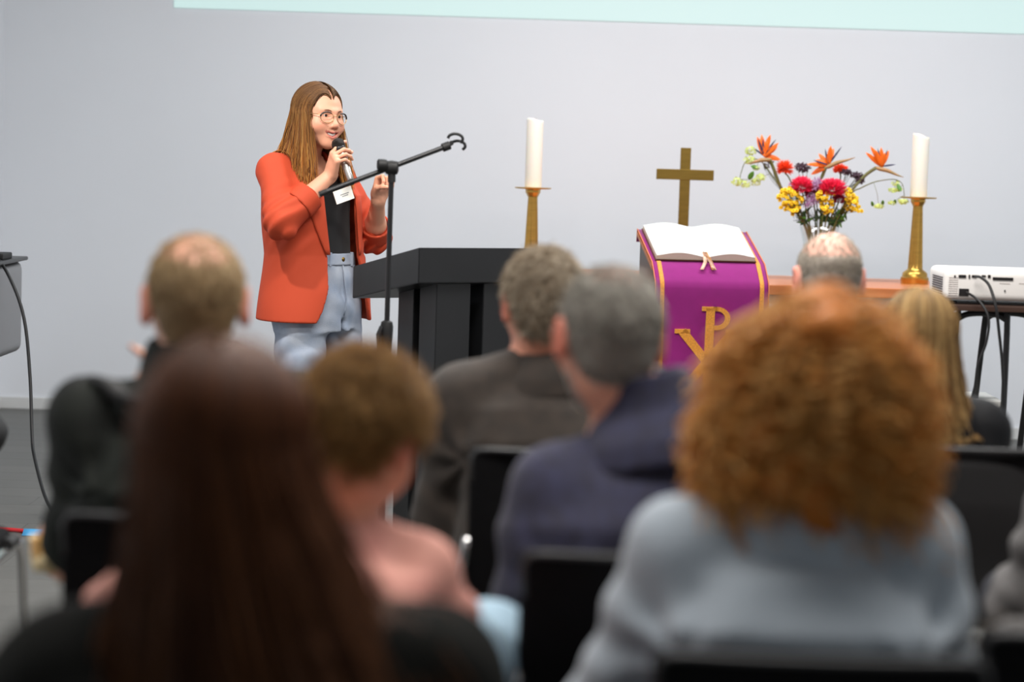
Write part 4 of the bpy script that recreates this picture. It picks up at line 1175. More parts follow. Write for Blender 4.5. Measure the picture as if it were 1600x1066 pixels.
def long_hair(name, parent, c, R, sc, origin, n, S_pts, length, cols, tipcols, seed, body=None, thick=0.014, wave=0.006, part_x=0.0,
              az=(-22, 88), fwd=0.0, flare=0.05, r0=0.0016, tipstart=0.35, spread=0.0, drift=(0, 0, 0), sweep=22):
    r = np.random.RandomState(seed)
    c = np.asarray(c, float)
    C0 = np.array([0, -0.014, 0.026]); rad = np.array([0.075, 0.093, 0.086]) + thick
    s = np.where(r.rand(n) < 0.5 + 0.5 * part_x / 0.08, -1.0, 1.0); v = r.rand(n)
    az_ = np.radians(az[0] + (az[1] - az[0]) * v + r.randn(n) * 4)
    lay = r.rand(n)                                                    # layer depth
    yroot = 0.094 - 0.165 * v
    T = np.linspace(0, 1, S_pts)
    n1 = S_pts // 2
    th_end = np.radians(100 + 8 * r.randn(n))
    P = np.zeros((n, S_pts, 3))
    rr = rad[None] - lay[:, None] * 0.010
    for i in range(n1):
        th = np.radians(6) + (th_end - np.radians(6)) * i / (n1 - 1)
        bl = np.clip(1 - i / (n1 - 1) * 1.35, 0, 1)
        ez = np.sin(th)
        azi = az_ - np.radians(sweep) * np.clip(1 - v * 2.0, 0, 1) * (1 - i / (n1 - 1))
        x = s * rr[:, 0] * ez * np.cos(azi) + part_x * bl
        y = -rr[:, 1] * ez * np.sin(azi)
        y = y * (1 - bl) + yroot * bl
        z = rr[:, 2] * np.cos(th)
        # keep on the skull
        rem = 1 - (x / rr[:, 0]) ** 2 - (y / rr[:, 1]) ** 2
        z = np.where((th < 1.45) & (rem > 0), rr[:, 2] * np.sqrt(np.maximum(rem, 0)), z)
        q = np.stack([x, y, z], 1); g = np.sqrt(((q / rr) ** 2).sum(1)); q = q / np.maximum(g, 1e-6)[:, None]
        P[:, i] = q + C0
    d0 = P[:, n1 - 1]
    Lh = length * (0.82 + 0.25 * r.rand(n))
    hang0 = P[:, n1 - 1] - P[:, n1 - 2]
    hang0 /= np.linalg.norm(hang0, axis=1, keepdims=True)
    outd = np.stack([s * np.cos(az_), -np.sin(az_), np.zeros(n)], 1)
    downv = R.T @ np.array([0, 0, -1.0])
    ph = r.rand(n) * 6.28; fr = 9 + 5 * r.rand(n)
    clump = np.sin(az_ * 22 + s) * 0.3
    fl_ = (0.5 + 1.0 * r.rand(n) * spread) * (0.35 + 0.65 * np.clip(v * 2.5, 0, 1))
    for i in range(n1, S_pts):
        t = (i - n1 + 1) / (S_pts - n1)
        p = d0 + downv[None] * (Lh * t)[:, None] + outd * (flare * (t ** 1.3) * fl_)[:, None]
        p[:, 1] += fwd * t * np.clip(1 - v * 2.2, 0, 1)
        p += outd * (wave * (np.sin(t * fr + ph) + clump) * t)[:, None]
        p += np.stack([np.cos(ph), np.sin(ph * 1.7), 0 * ph], 1) * (wave * 0.6 * np.sin(t * 7 + ph * 2) * t)[:, None]
        p = p + np.asarray(drift)[None] * t ** 1.2
        P[:, i] = p
    W = c + (P * sc) @ R.T
    if body is not None: W[:, n1 - 2:] = push_out(W[:, n1 - 2:], body, 0.005)
    a = hue(cols, n, r); b_ = hue(tipcols, n, r)
    tt = np.clip((T - tipstart) / (1 - tipstart), 0, 1)[None, :, None]
    col = a[:, None] * (1 - tt) + b_[:, None] * tt
    return strands(name, W, r0 * sc, r0 * 0.55 * sc, M_hair, parent, col, 3, origin)

def hair_cap(S, c, R, sc, grow=0.008, front=0.055, nape=-0.075, ear_cut=True, low=-0.02):
    """dense hair on the skull, open over face and ears"""
    c = np.asarray(c, float)
    def T(x, y, z): return c + R @ (np.array([x, y, z]) * sc)
    S.ell(T(0, -0.014, 0.026), (np.array([0.075, 0.093, 0.086]) + grow) * sc, R)
    S.ell(T(0, 0.020, 0.040), (np.array([0.064, 0.056, 0.056]) + grow) * sc, R, 0.02)
    S.ell(T(0, -0.045, -0.030), (np.array([0.056, 0.048, 0.055]) + grow * 0.8) * sc, R, 0.03)
    a = R @ np.array([0, 1.0, -0.9])
    S.plane(T(0, front, 0.055), a, 0.01)                 # hairline over the forehead
    S.plane(T(0, 0.030, low), R @ np.array([0, 0.9, -0.45]), 0.01)
    S.plane(T(0, -0.05, nape), R @ np.array([0, 0.25, -1]), 0.012)
    return S

def short_hair(name, parent, c, R, sc, origin, n, cols, seed, ln=0.022, bald=0.0, bald_c=(0, -0.055, 0.095), bald_r=(0.06, 0.07, 0.06), nape=-0.075, lift=0.35, messy=0.3,
               thin=0.12, r0=0.0011, grow=0.004, front=0.075, flow=(0, -0.3, -1), thin_z=None):
    r = np.random.RandomState(seed); c = np.asarray(c, float)
    C0 = np.array([0, -0.014, 0.026]); rad = np.array([0.075, 0.093, 0.086]) + grow
    d = r.randn(n * 4, 3); d /= np.linalg.norm(d, axis=1, keepdims=True)
    p = C0 + d * rad
    # nape hair bulges out of the ellipsoid
    low = p[:, 2] < -0.02
    C1 = np.array([0, -0.045, -0.030]); r1 = np.array([0.058, 0.050, 0.056])
    m2 = r.rand(len(p)) < 0.28
    d2 = d.copy(); p2 = C1 + d2 * (r1 + grow)
    usen = m2 & (p2[:, 1] < -0.03) & (p2[:, 2] < 0.0)
    p[usen] = p2[usen]
    ok = (p[:, 2] > nape + 0.01 * r.randn(len(p))) & (p[:, 1] < front)
    face = (p[:, 1] > 0.035) & (p[:, 2] < 0.060 - (0.075 - p[:, 1]) * 0.35)
    earz = (p[:, 1] > -0.028) & (p[:, 2] < 0.018) & (np.abs(p[:, 0]) > 0.05)
    ok &= ~face & ~earz
    if bald > 0:
        g = np.sqrt((((p - np.array(bald_c)) / np.array(bald_r)) ** 2).sum(1))
        prob = np.clip((g - 0.75) / 0.45, thin, 1)
        ok &= r.rand(len(p)) < prob
    if thin_z is not None: ok &= r.rand(len(p)) < np.clip(thin_z[1] + (1 - thin_z[1]) * (thin_z[0] - p[:, 2]) / 0.05, thin_z[1], 1)
    p = p[ok][:n]; d = d[ok][:n]; m = len(p)
    nr = (p - C0) / rad ** 2; nr /= np.linalg.norm(nr, axis=1, keepdims=True)
    fl = np.array(flow)[None] + np.stack([nr[:, 0] * 0.4, 0 * nr[:, 0], 0 * nr[:, 0]], 1) + r.randn(m, 3) * messy
    fl -= nr * (fl * nr).sum(1, keepdims=True); fl /= np.maximum(np.linalg.norm(fl, axis=1, keepdims=True), 1e-6)
    L_ = ln * (0.6 + 0.8 * r.rand(m))
    T = np.linspace(0, 1, 4)
    P = p[:, None] - nr[:, None] * 0.003 + fl[:, None] * (L_[:, None] * T)[..., None] + nr[:, None] * (lift * L_[:, None] * np.sin(T * 1.9))[..., None]
    P += (r.randn(m, 1, 3) * 0.12) * (L_[:, None] * T ** 2)[..., None]
    W = c + (P * sc) @ R.T
    return strands(name, W, r0 * sc, r0 * 0.4 * sc, M_hair, parent, hue(cols, m, r), 3, origin)

# ------------------------------------------------------------------ the speaker
def build_speaker():
    YSP = 8.07
    root = at(497, 480, YSP); ox, oy = root[0], root[1]
    rz = math.radians(-128)
    Rb = npm(Matrix.Rotation(rz, 3, 'Z'))
    person = thing('person', 'person in rust red blazer and pale jeans speaking into a microphone', 'person', (ox, oy, 0), rz)
    def lo(px, py, Y):
        w = at(px, py, Y); return Rb.T @ (w - np.array([ox, oy, 0]))
    def ld(v): return Rb.T @ np.asarray(v, float)
    hc = lo(497, 181, 8.00)
    Rh = Rb.T @ npm(Matrix.Rotation(math.radians(-137), 3, 'Z') @ Matrix.Rotation(math.radians(-3), 3, 'X') @ Matrix.Rotation(math.radians(-3), 3, 'Y'))
    shc = lo(473, 267, 8.06)
    shR = shc + np.array([0.160, 0.012, 0.0]); shL = shc + np.array([-0.160, 0.012, 0.0])
    elR = lo(440, 346, 7.79); wrR = lo(517, 273, 7.875)
    elL = lo(584, 371, 8.22); wrL = lo(591, 313, 8.02)
    hd = 1.0
    tr = [(0.76, 0, 0, 0.140, 0.100), (0.82, 0, 0, 0.150, 0.108), (0.97, 0.01, 0.0, 0.132, 0.098), (1.08, 0.025, -0.008, 0.142, 0.104),
          (1.20, 0.04, -0.012, 0.150, 0.108), (1.29, shc[0], shc[1], 0.140, 0.075), (1.335, shc[0], shc[1], 0.075, 0.055)]
    I3 = np.eye(3)
    # --- body
    B = SDF()
    head_prims(B, hc, Rh, hd, smile=True, jaw=1.06, ears=0)
    neck0 = np.array([shc[0], shc[1] + 0.0, 1.30])
    B.cap(neck0, hc + Rh @ np.array([0, -0.022, -0.07]), 0.052, 0.050, 0.03)
    B.loft((0, 0, 0), I3, tr, 0.03)
    for s, sh, el, wr in ((1, shR, elR, wrR), (-1, shL, elL, wrL)):
        B.cap(neck0 + np.array([0, -0.01, 0]), sh, 0.042, 0.044, 0.04)
        B.cap(sh, el, 0.045, 0.037, 0.03); B.cap(el, el + (wr - el) * 0.35, 0.038, 0.038, 0.02); B.cap(el + (wr - el) * 0.35, wr, 0.038, 0.024, 0.02)
    # hand on the microphone
    mic_a = lo(532, 236, 7.87); mic_b = lo(548, 282, 7.83); md = unit(mic_a - mic_b)
    fR = unit(ld((0.22, -0.52, 0.83))); nR = ld((0.83, 0.45, 0.06))
    wrist_h = wrR + fR * 0.004
    hand_prims(B, wrist_h, fR, nR, 1, [(0.95, 0.45, 0.3), (1.15, 0.75, 0.5), (1.2, 0.8, 0.5), (1.2, 0.9, 0.5)], 0.88, (0.3, 1.1, 0.3), [0.55, 0.15, 0.0, -0.1])
    fL = unit(ld((0.22, -0.25, 0.94))); nL = ld((0.55, -0.80, 0.0))
    hand_prims(B, wrL + fL * 0.010, fL, nL, -1, [(1.0, 1.35, 0.8), (1.25, 1.5, 0.9), (1.3, 1.5, 0.9), (1.35, 1.5, 0.9)], 0.88, (0.35, 0.8, 0.75), 0.0)
    for s in (-1, 1):
        hip = np.array([s * 0.085, 0, 0.80]); kn = np.array([s * 0.10, 0.02, 0.44]); an = np.array([s * 0.10, 0.0, 0.08])
        B.cap(hip, kn, 0.066, 0.05, 0.04); B.cap(kn, an, 0.05, 0.034, 0.03); B.cap(an - np.array([0, 0.02, 0.04]), an + np.array([s * 0.01, 0.13, -0.05]), 0.03, 0.024, 0.03)
    V, F = B.mesh((-0.34, -0.26, 0.0), (0.34, 0.46, 1.63), 0.0033)
    tint = skin_tint(V, hc, Rh, hd, (226, 164, 134), (190, 88, 84), 0.45, True)
    mesh_np('body', V, F, M_skin, person, True, tint)
    eyes(person, hc, Rh, hd, (0, 0, 0), (-0.05, -0.02))
    def H(x, y, z): return hc + Rh @ np.array([x, y, z])
    t = MB()
    t.sheet([[H(x, 0.0925 - (abs(x) / 0.022) ** 2 * 0.0090, z + (abs(x) / 0.025) ** 2 * 0.0105) for x in np.linspace(-0.0225, 0.0225, 9)] for z in (-0.0690, -0.0645, -0.0595)], 0.002)
    t.build('teeth', M_teeth, person, True)
    M_brow = mat('eyebrow', (112, 76, 54), 0.7)
    for s in (-1, 1):
        MB().tube([H(s * 0.013, 0.0955, 0.0200), H(s * 0.028, 0.0925, 0.0245), H(s * 0.045, 0.0800, 0.0205)], [0.0018, 0.0019, 0.0009], 6, smooth_path=3).build('eyebrow', M_brow, person, True)
    # --- glasses
    gl = empty('glasses', (0, 0, 0)); gl.parent = person
    M_gold_wire = mat('glasses_gold', (196, 160, 112), 0.3, metal=0.8); M_horn = mat('glasses_dark', (40, 32, 30), 0.35)
    for s in (-1, 1):
        ring = []
        for k in range(21):
            a = 2 * PI * k / 20
            ring.append(H(s * (0.0345 + 0.0255 * math.cos(a)), 0.1035 - 0.006 * max(0, (0.5 + 0.5 * math.cos(a))) ** 2 * 2.0, -0.002 + 0.0215 * math.sin(a) * (1 if math.sin(a) < 0 else 0.86)))
        MB().tube(ring, 0.0015, 6, cap=False).build('rim', M_gold_wire, gl, True)
        top = ring[0:8]
        MB().tube(top, [0.0032, 0.0030, 0.0020], 6).build('brow_bar', M_horn, gl, True)
        MB().tube([H(s * 0.056, 0.093, 0.006), H(s * 0.066, 0.075, 0.006), H(s * 0.077, 0.02, 0.004), H(s * 0.079, -0.010, -0.002)], 0.0013, 6, smooth_path=3).build('temple', M_gold_wire, gl, True)
    MB().tube([H(-0.0100, 0.1035, 0.004), H(0, 0.108, 0.0065), H(0.0100, 0.1035, 0.004)], 0.0012, 6, smooth_path=3).build('bridge', M_gold_wire, gl, True)
    # --- black top
    M_top = mat('black_jersey', (18, 18, 20), 0.8, sheen=0.1)
    K = SDF(); K.loft((0, 0, 0), I3, [(z, x, y, a + 0.008, b_ + (0.012 if z < 1.25 else 0.006)) for z, x, y, a, b_ in tr[2:6]], 0.03)
    for s in (-1, 1):
        K.ell((shc[0] + s * 0.062, shc[1] + 0.085, 1.175), (0.062, 0.050, 0.062), None, 0.04)
        K.cap(neck0 + np.array([s * 0.03, -0.01, -0.02]), (shR if s > 0 else shL) + np.array([0, 0, -0.01]), 0.045, 0.046, 0.03)
    K.ell((shc[0], shc[1] + 0.09, 1.325), (0.075, 0.08, 0.085), None, 0.02, 's')
    K.plane((0, 0, 0.965), (0, 0, -1), 0.004)
    K.disp = folds(3, 0.003, 22, (1, 1, 0.6))
    V, F = K.mesh((-0.26, -0.2, 0.93), (0.26, 0.26, 1.36), 0.006)
    mesh_np('black_top', V, F, M_top, person)
    # --- jeans
    M_jean = mat('washed_denim', (176, 184, 196), 0.85, rgb2=(132, 148, 172), vscale=9, bump=0.25, bscale=420)
    J = SDF()
    J.loft((0, 0, 0), I3, [(0.70, 0, 0, 0.180, 0.130), (0.80, 0, -0.005, 0.180, 0.136), (0.90, 0.004, -0.002, 0.160, 0.126), (0.985, 0.012, 0.0, 0.146, 0.112)], 0.04)
    for s in (-1, 1):
        hip = np.array([s * 0.090, -0.005, 0.76]); kn = np.array([s * 0.110, 0.03, 0.44]); an = np.array([s * 0.115, 0.0, 0.07])
        J.cap(hip, kn, 0.098, 0.088, 0.03); J.cap(kn, an, 0.088, 0.075, 0.04)
    J.plane((0, 0, 0.985), (0, 0, 1), 0.004); J.plane((0, 0, 0.05), (0, 0, -1), 0.004)
    J.func(lambda p: np.sqrt(p[:, 0] ** 2 + np.maximum(p[:, 2] - 0.735, 0) ** 2) - 0.007, 0.02, 's')
    J.disp = folds(8, 0.004, 20, (1, 1, 1.3))
    V, F = J.mesh((-0.27, -0.22, 0.03), (0.27, 0.24, 1.0), 0.006)
    jn = mesh_np('jeans', V, F, M_jean, person)
    wb = SDF(); wb.loft((0, 0, 0), I3, [(0.945, 0.009, -0.001, 0.156, 0.120), (0.988, 0.012, 0, 0.150, 0.116)], 0.01, 'u', 2.0, (0.0, 0.004))
    V, F = wb.mesh((-0.2, -0.16, 0.93), (0.22, 0.16, 1.0), 0.004)
    mesh_np('waistband', V, F, M_jean, jn)
    MB().lathe([(0.0, 0), (0.009, 0), (0.0085, 0.003), (0, 0.004)], (0.0, 0.119, 0.966), 14, rot('X', -90)).build('button', M_brassflat, jn, True)
    for x in (-0.055, 0.06):
        MB().box((x, 0.112, 0.966), (0.012, 0.008, 0.052), bevel=0.002).build('belt_loop', M_jean, jn)
    MB().tube([(0.006, 0.125, 0.945), (0.004, 0.134, 0.88), (0.0, 0.142, 0.82), (0, 0.13, 0.76)], 0.004, 6, smooth_path=3, flat=0.6).build('fly_seam', M_jean, jn, True)
    M_shoe = mat('white_sneaker', (226, 224, 220), 0.5)
    for s in (-1, 1):
        a = np.array([s * 0.115, 0.0, 0.0])
        sh = SDF(); sh.ell(a + np.array([s * 0.008, 0.045, 0.045]), (0.044, 0.13, 0.046), None); sh.cap(a + np.array([0, -0.045, 0.055]), a + np.array([0, -0.03, 0.085]), 0.04, 0.042, 0.03); sh.plane(a + np.array([0, 0, 0.002]), (0, 0, -1), 0.004)
        V, F = sh.mesh(a + np.array([-0.07, -0.11, -0.01]), a + np.array([0.07, 0.2, 0.14]), 0.008); mesh_np('shoe', V, F, M_shoe, person)
    # --- blazer: hollow shell, open at the front
    M_bl = mat('rust_blazer', (192, 74, 46), 0.7, var=0.05, vscale=5, spec=0.25)
    A = SDF()
    jr = [(0.735, 0.0, -0.015, 0.222, 0.178), (0.85, 0.004, -0.012, 0.214, 0.170), (0.98, 0.018, -0.010, 0.198, 0.152), (1.10, 0.035, -0.008, 0.196, 0.150),
          (1.20, 0.045, -0.008, 0.192, 0.146), (1.27, shc[0], shc[1] + 0.004, 0.178, 0.112), (1.325, shc[0], shc[1], 0.110, 0.078), (1.36, shc[0], shc[1] - 0.012, 0.082, 0.070)]
    ringz = np.array(jr)
    def half_open(z):   # half width of the front gap
        return np.interp(z, [0.72, 0.78, 0.86, 0.97, 1.08, 1.20, 1.28, 1.40], [0.155, 0.125, 0.100, 0.082, 0.086, 0.090, 0.075, 0.06])
    fd = folds(5, 0.0045, 14, (1, 1, 0.5))
    A.loft((0, 0, 0), I3, jr, 0.02, 'u', 2.15, (0.0, 0.0075), fd)
    for s in (-1, 1):
        sh = shR if s > 0 else shL
        A.cap(neck0 + np.array([s * 0.055, -0.018, 0.012]), sh + np.array([s * 0.006, 0, 0.0]), 0.030, 0.050, 0.03)
    def opening(p):
        z = p[:, 2]; cx = np.interp(z, ringz[:, 0], ringz[:, 1])
        w = half_open(z)
        return np.maximum(np.abs(p[:, 0] - cx) - w, -(p[:, 1] - 0.02))
    A.func(opening, 0.006, 's')
    A.ell(neck0 + np.array([0, 0.05, 0.07]), (0.066, 0.075, 0.085), None, 0.01, 's')
    for s, sh, el, wr, tc_ in ((1, shR, elR, wrR, 0.46), (-1, shL, elL, wrL, 0.22)):
        A.cap(sh, el, 0.061, 0.057, 0.035); A.cap(el, el + (wr - el) * tc_, 0.059, 0.052, 0.025)
        A.plane(el + (wr - el) * (tc_ + 0.02), wr - el, 0.004) if False else None
    def arm_creases(p):
        out = np.zeros(len(p), np.float32)
        for el, sh, wr in ((elR, shR, wrR), (elL, shL, wrL)):
            d = np.linalg.norm(p - el, axis=1); ax = unit((sh - el))
            along = (p - el) @ ax.astype(np.float32)
            out += 0.0062 * np.exp(-(d / 0.11) ** 2) * np.sin(along * 120 + (p[:, 0] - p[:, 1]) * 40)
        return out
    f3 = folds(55, 0.004, 26, (1, 1, 0.8)); A.disp = lambda p: arm_creases(p) + f3(p) * np.clip((np.abs(p[:, 0] - 0.03) - 0.185) / 0.03, 0, 1) * np.clip((p[:, 2] - 0.98) / 0.05, 0, 1)
    V, F = A.mesh((-0.36, -0.26, 0.72), (0.36, 0.40, 1.40), 0.0048)
    mesh_np('blazer', V, F, M_bl, person)
    # turned-up cuffs
    for el, wr, tc_ in ((elR, wrR, 0.46), (elL, wrL, 0.22)):
        d = unit(wr - el); c0 = el + (wr - el) * tc_
        cu = SDF(); u = unit(np.cross(d, (0.3, 0.2, 0.9))); Rm = np.stack([u, np.cross(d, u), d], 1)
        cu.loft(c0 - d * 0.03, Rm, [(0, 0, 0, 0.056, 0.056), (0.05, 0, 0, 0.0545, 0.0545), (0.062, 0, 0, 0.053, 0.053)], 0.004, 'u', 2.0, (0, 0.0045))
        lo_ = c0 - 0.09; hi_ = c0 + 0.10
        V, F = cu.mesh(lo_, hi_, 0.0045); mesh_np('cuff', V, F, M_bl, person)
    # lapels: raised bands along the two front edges
    for s in (-1, 1):
        g = []
        for z in np.linspace(0.985, 1.335, 16):
            rowp = []
            u_ = (z - 0.985) / 0.35
            wl = 0.012 + 0.052 * math.sin(min(1, u_ * 1.25) * PI * 0.5) * (1 - 0.45 * max(0, u_ - 0.75) / 0.25)
            for j in range(6):
                cx = np.interp(z, ringz[:, 0], ringz[:, 1]); cy = np.interp(z, ringz[:, 0], ringz[:, 2]); rx = np.interp(z, ringz[:, 0], ringz[:, 3]); ry = np.interp(z, ringz[:, 0], ringz[:, 4])
                x = half_open(z) - 0.004 + wl * j / 5
                x = min(x, rx * 0.97)
                yy = cy + ry * (1 - (x / rx) ** 2.15) ** (1 / 2.15)
                k_ = 1.055 + 0.02 * math.sin(j / 5 * PI)
                rowp.append((cx + s * x * (1 + 0.03 * j / 5), cy + (yy - cy) * k_ + 0.004, z))
            g.append(rowp)
        MB().sheet(g, 0.005).build('lapel', M_bl, person, True)
    # name badge
    bd = thing('name_badge', 'small white name badge pinned beside the blazer lapel', 'badge', (0, 0, 0)); 
    bc = at(537, 305, 7.865)
    bd.location = tuple(bc); bd.rotation_euler = (0, 0, 0.45)
    Mx = rot('Y', -20)
    MB().box((0, 0, 0), (0.072, 0.004, 0.048), Mx, bevel=0.001).build('card', M_page, bd)
    Mg = mat('badge_print', (150, 150, 152), 0.7)
    for k, (w_, z_) in enumerate(((0.034, 0.004), (0.024, -0.003))):
        MB().box(tuple(Mx @ Vector((0.004, -0.0023, z_))), (w_, 0.0008, 0.003), Mx).build('printed_line', Mg, bd)
    # --- hair
    cap = SDF(); hair_cap(cap, hc, Rh, hd, 0.006, 0.0, -0.09, True, -0.01)
    V, F = cap.mesh(hc - 0.14, hc + 0.14, 0.005)
    M_cap = M_hair
    brown = (108, 74, 48)
    hp = mesh_np('hair', V, F, M_hair, person, True, np.tile(np.array(lin(brown)), (len(V), 1)))
    coll = SDF()
    coll.loft((0, 0, 0), I3, jr[1:], 0.02, 'u', 2.15)
    for s in (-1, 1):
        sh = shR if s > 0 else shL
        coll.cap(neck0 + np.array([s * 0.03, -0.01, 0.0]), sh, 0.045, 0.070, 0.03)
    coll.cap(neck0, hc + Rh @ np.array([0, -0.022, -0.07]), 0.052, 0.050, 0.03)
    long_hair('hair_strands', hp, hc, Rh, hd, (0, 0, 0), 4600, 28, 0.265, [(106, 76, 50), (130, 94, 60), (80, 54, 36)], [(216, 152, 74), (198, 126, 56), (232, 176, 100), (150, 94, 50), (104, 66, 38)], 4,
              coll, 0.013, 0.004, 0.004, (-30, 88), 0.05, 0.048, 0.0018, 0.25, 1.0)
    # --- the microphone in the hand
    mic = thing('microphone', 'silver handheld microphone with dark grille held to the mouth', 'microphone', (0, 0, 0))
    def wd(p): return Rb @ np.asarray(p) + np.array([ox, oy, 0])
    a, b_ = wd(mic_a), wd(mic_b); dd = unit(a - b_); Lm = np.linalg.norm(a - b_)
    mic.location = tuple(b_)
    Mq = Vector(tuple(dd)).to_track_quat('Z', 'X').to_matrix()
    M_silver = mat('microphone_silver', (176, 172, 168), 0.32, metal=0.9); M_grille = mat('microphone_grille', (46, 40, 36), 0.5, metal=0.5, bump=0.8, bscale=900)
    MB().lathe([(0.0105, 0), (0.0125, 0.004), (0.0130, 0.03), (0.0165, Lm - 0.03), (0.019, Lm - 0.012), (0.0195, Lm)], (0, 0, 0), 22, Mq).build('handle', M_silver, mic, 'auto')
    MB().lathe([(0.0195, Lm - 0.001), (0.0225, Lm + 0.004), (0.0225, Lm + 0.009), (0.021, Lm + 0.012)], (0, 0, 0), 22, Mq).build('collar_ring', M_blackmetal, mic, 'auto')
    MB().lathe([(0.021, Lm + 0.011), (0.0240, Lm + 0.020), (0.0235, Lm + 0.032), (0.019, Lm + 0.042), (0.010, Lm + 0.048), (0.0, Lm + 0.0495)], (0, 0, 0), 22, Mq).build('grille', M_grille, mic, True)
    MB().lathe([(0.0, -0.016), (0.008, -0.016), (0.0095, -0.012), (0.0105, 0.001)], (0, 0, 0), 18, Mq).build('end_cap', M_blackmetal, mic, 'auto')
build_speaker()

# ------------------------------------------------------------------ audience chairs
M_pad = mat('chair_fabric', (15, 15, 17), 0.9, spec=0.15, var=0.15, vscale=60, bump=0.2, bscale=500)
M_pipe = mat('chair_edge', (58, 60, 62), 0.5)
def make_chair():
    o = empty('audience_chair')
    o['category'] = 'chair'; o['group'] = 'black audience chairs'
    S = SDF(); S.box((0, 0.0, 0.438), (0.195, 0.200, 0.022), 0.018)
    V, F = S.mesh((-0.25, -0.25, 0.4), (0.25, 0.25, 0.5), 0.012); mesh_np('seat', V, F, M_pad, o)
    mb = MB(); mb.box((0, -0.232, 0.615), (0.40, 0.030, 0.335), rot('X', 6), bevel=0.013, seg=3)
    for v in mb.bm.verts: v.co.y -= 0.022 * (1 - (v.co.x / 0.2) ** 2) * 0.8
    bk = mb.build('backrest', M_pad, o, 'auto')
    a = rot('X', 6)
    def bp(x, z, y=-0.017): 
        p = a @ Vector((x, y, z)); return (p.x, p.y - 0.232 - 0.022 * 0.8 * (1 - (x / 0.2) ** 2), p.z + 0.615)
    MB().tube([bp(-0.192, 0.10, -0.012), bp(-0.195, 0.150, -0.012), bp(-0.184, 0.165, -0.012)] + [bp(x, 0.167, -0.012) for x in np.linspace(-0.16, 0.16, 9)] + [bp(0.184, 0.165, -0.012), bp(0.195, 0.150, -0.012), bp(0.192, 0.10, -0.012)], 0.0048, 8).build('edge_piping', M_pipe, bk, True)
    for s in (-1, 1):
        x = s * 0.222
        MB().tube([(x + s * 0.01, -0.20, 0.01), (x, -0.17, 0.30), (x, -0.14, 0.405), (x, -0.08, 0.43), (x, 0.12, 0.43), (x, 0.175, 0.405), (x, 0.20, 0.30), (x + s * 0.01, 0.22, 0.01)], 0.011, 10, smooth_path=5).build('leg_frame', M_chrome, o, True)
        MB().tube([(x, -0.12, 0.425), (x, -0.20, 0.445), (x * 0.96, -0.238, 0.50), (x * 0.90, -0.240, 0.60)], 0.009, 8, smooth_path=4).build('back_support', M_chrome, o, True)
        MB().tube([(x, 0.02, 0.444), (x, 0.10, 0.444)], 0.0155, 12).build('stacking_bumper', M_blackrub, o, 'auto')
        for y_ in (-0.20, 0.22):
            MB().lathe([(0.015, 0.0), (0.016, 0.012), (0.013, 0.03)], (x + s * 0.01, y_, 0.0), 12).build('foot_cap', M_blackrub, o)
    for y_ in (-0.12, 0.14):
        MB().tube([(-0.222, y_, 0.418), (0.222, y_, 0.418)], 0.009, 8).build('seat_rail', M_chrome, o, True)
    return o
CHAIR = make_chair(); CH_USED = [0]
def chair(x, y, label, rz=0.0, dz=0.0):
    o = CHAIR if not CH_USED[0] else copy_tree(CHAIR)
    CH_USED[0] += 1
    o.location = (x, y, 0); o.rotation_euler = (0, 0, rz); o['label'] = label
    return o

# ------------------------------------------------------------------ seated people, seen from behind
def euler_head(yaw, pitch, roll):
    return npm(Matrix.Rotation(math.radians(yaw), 3, 'Z') @ Matrix.Rotation(math.radians(pitch), 3, 'X') @ Matrix.Rotation(math.radians(roll), 3, 'Y'))

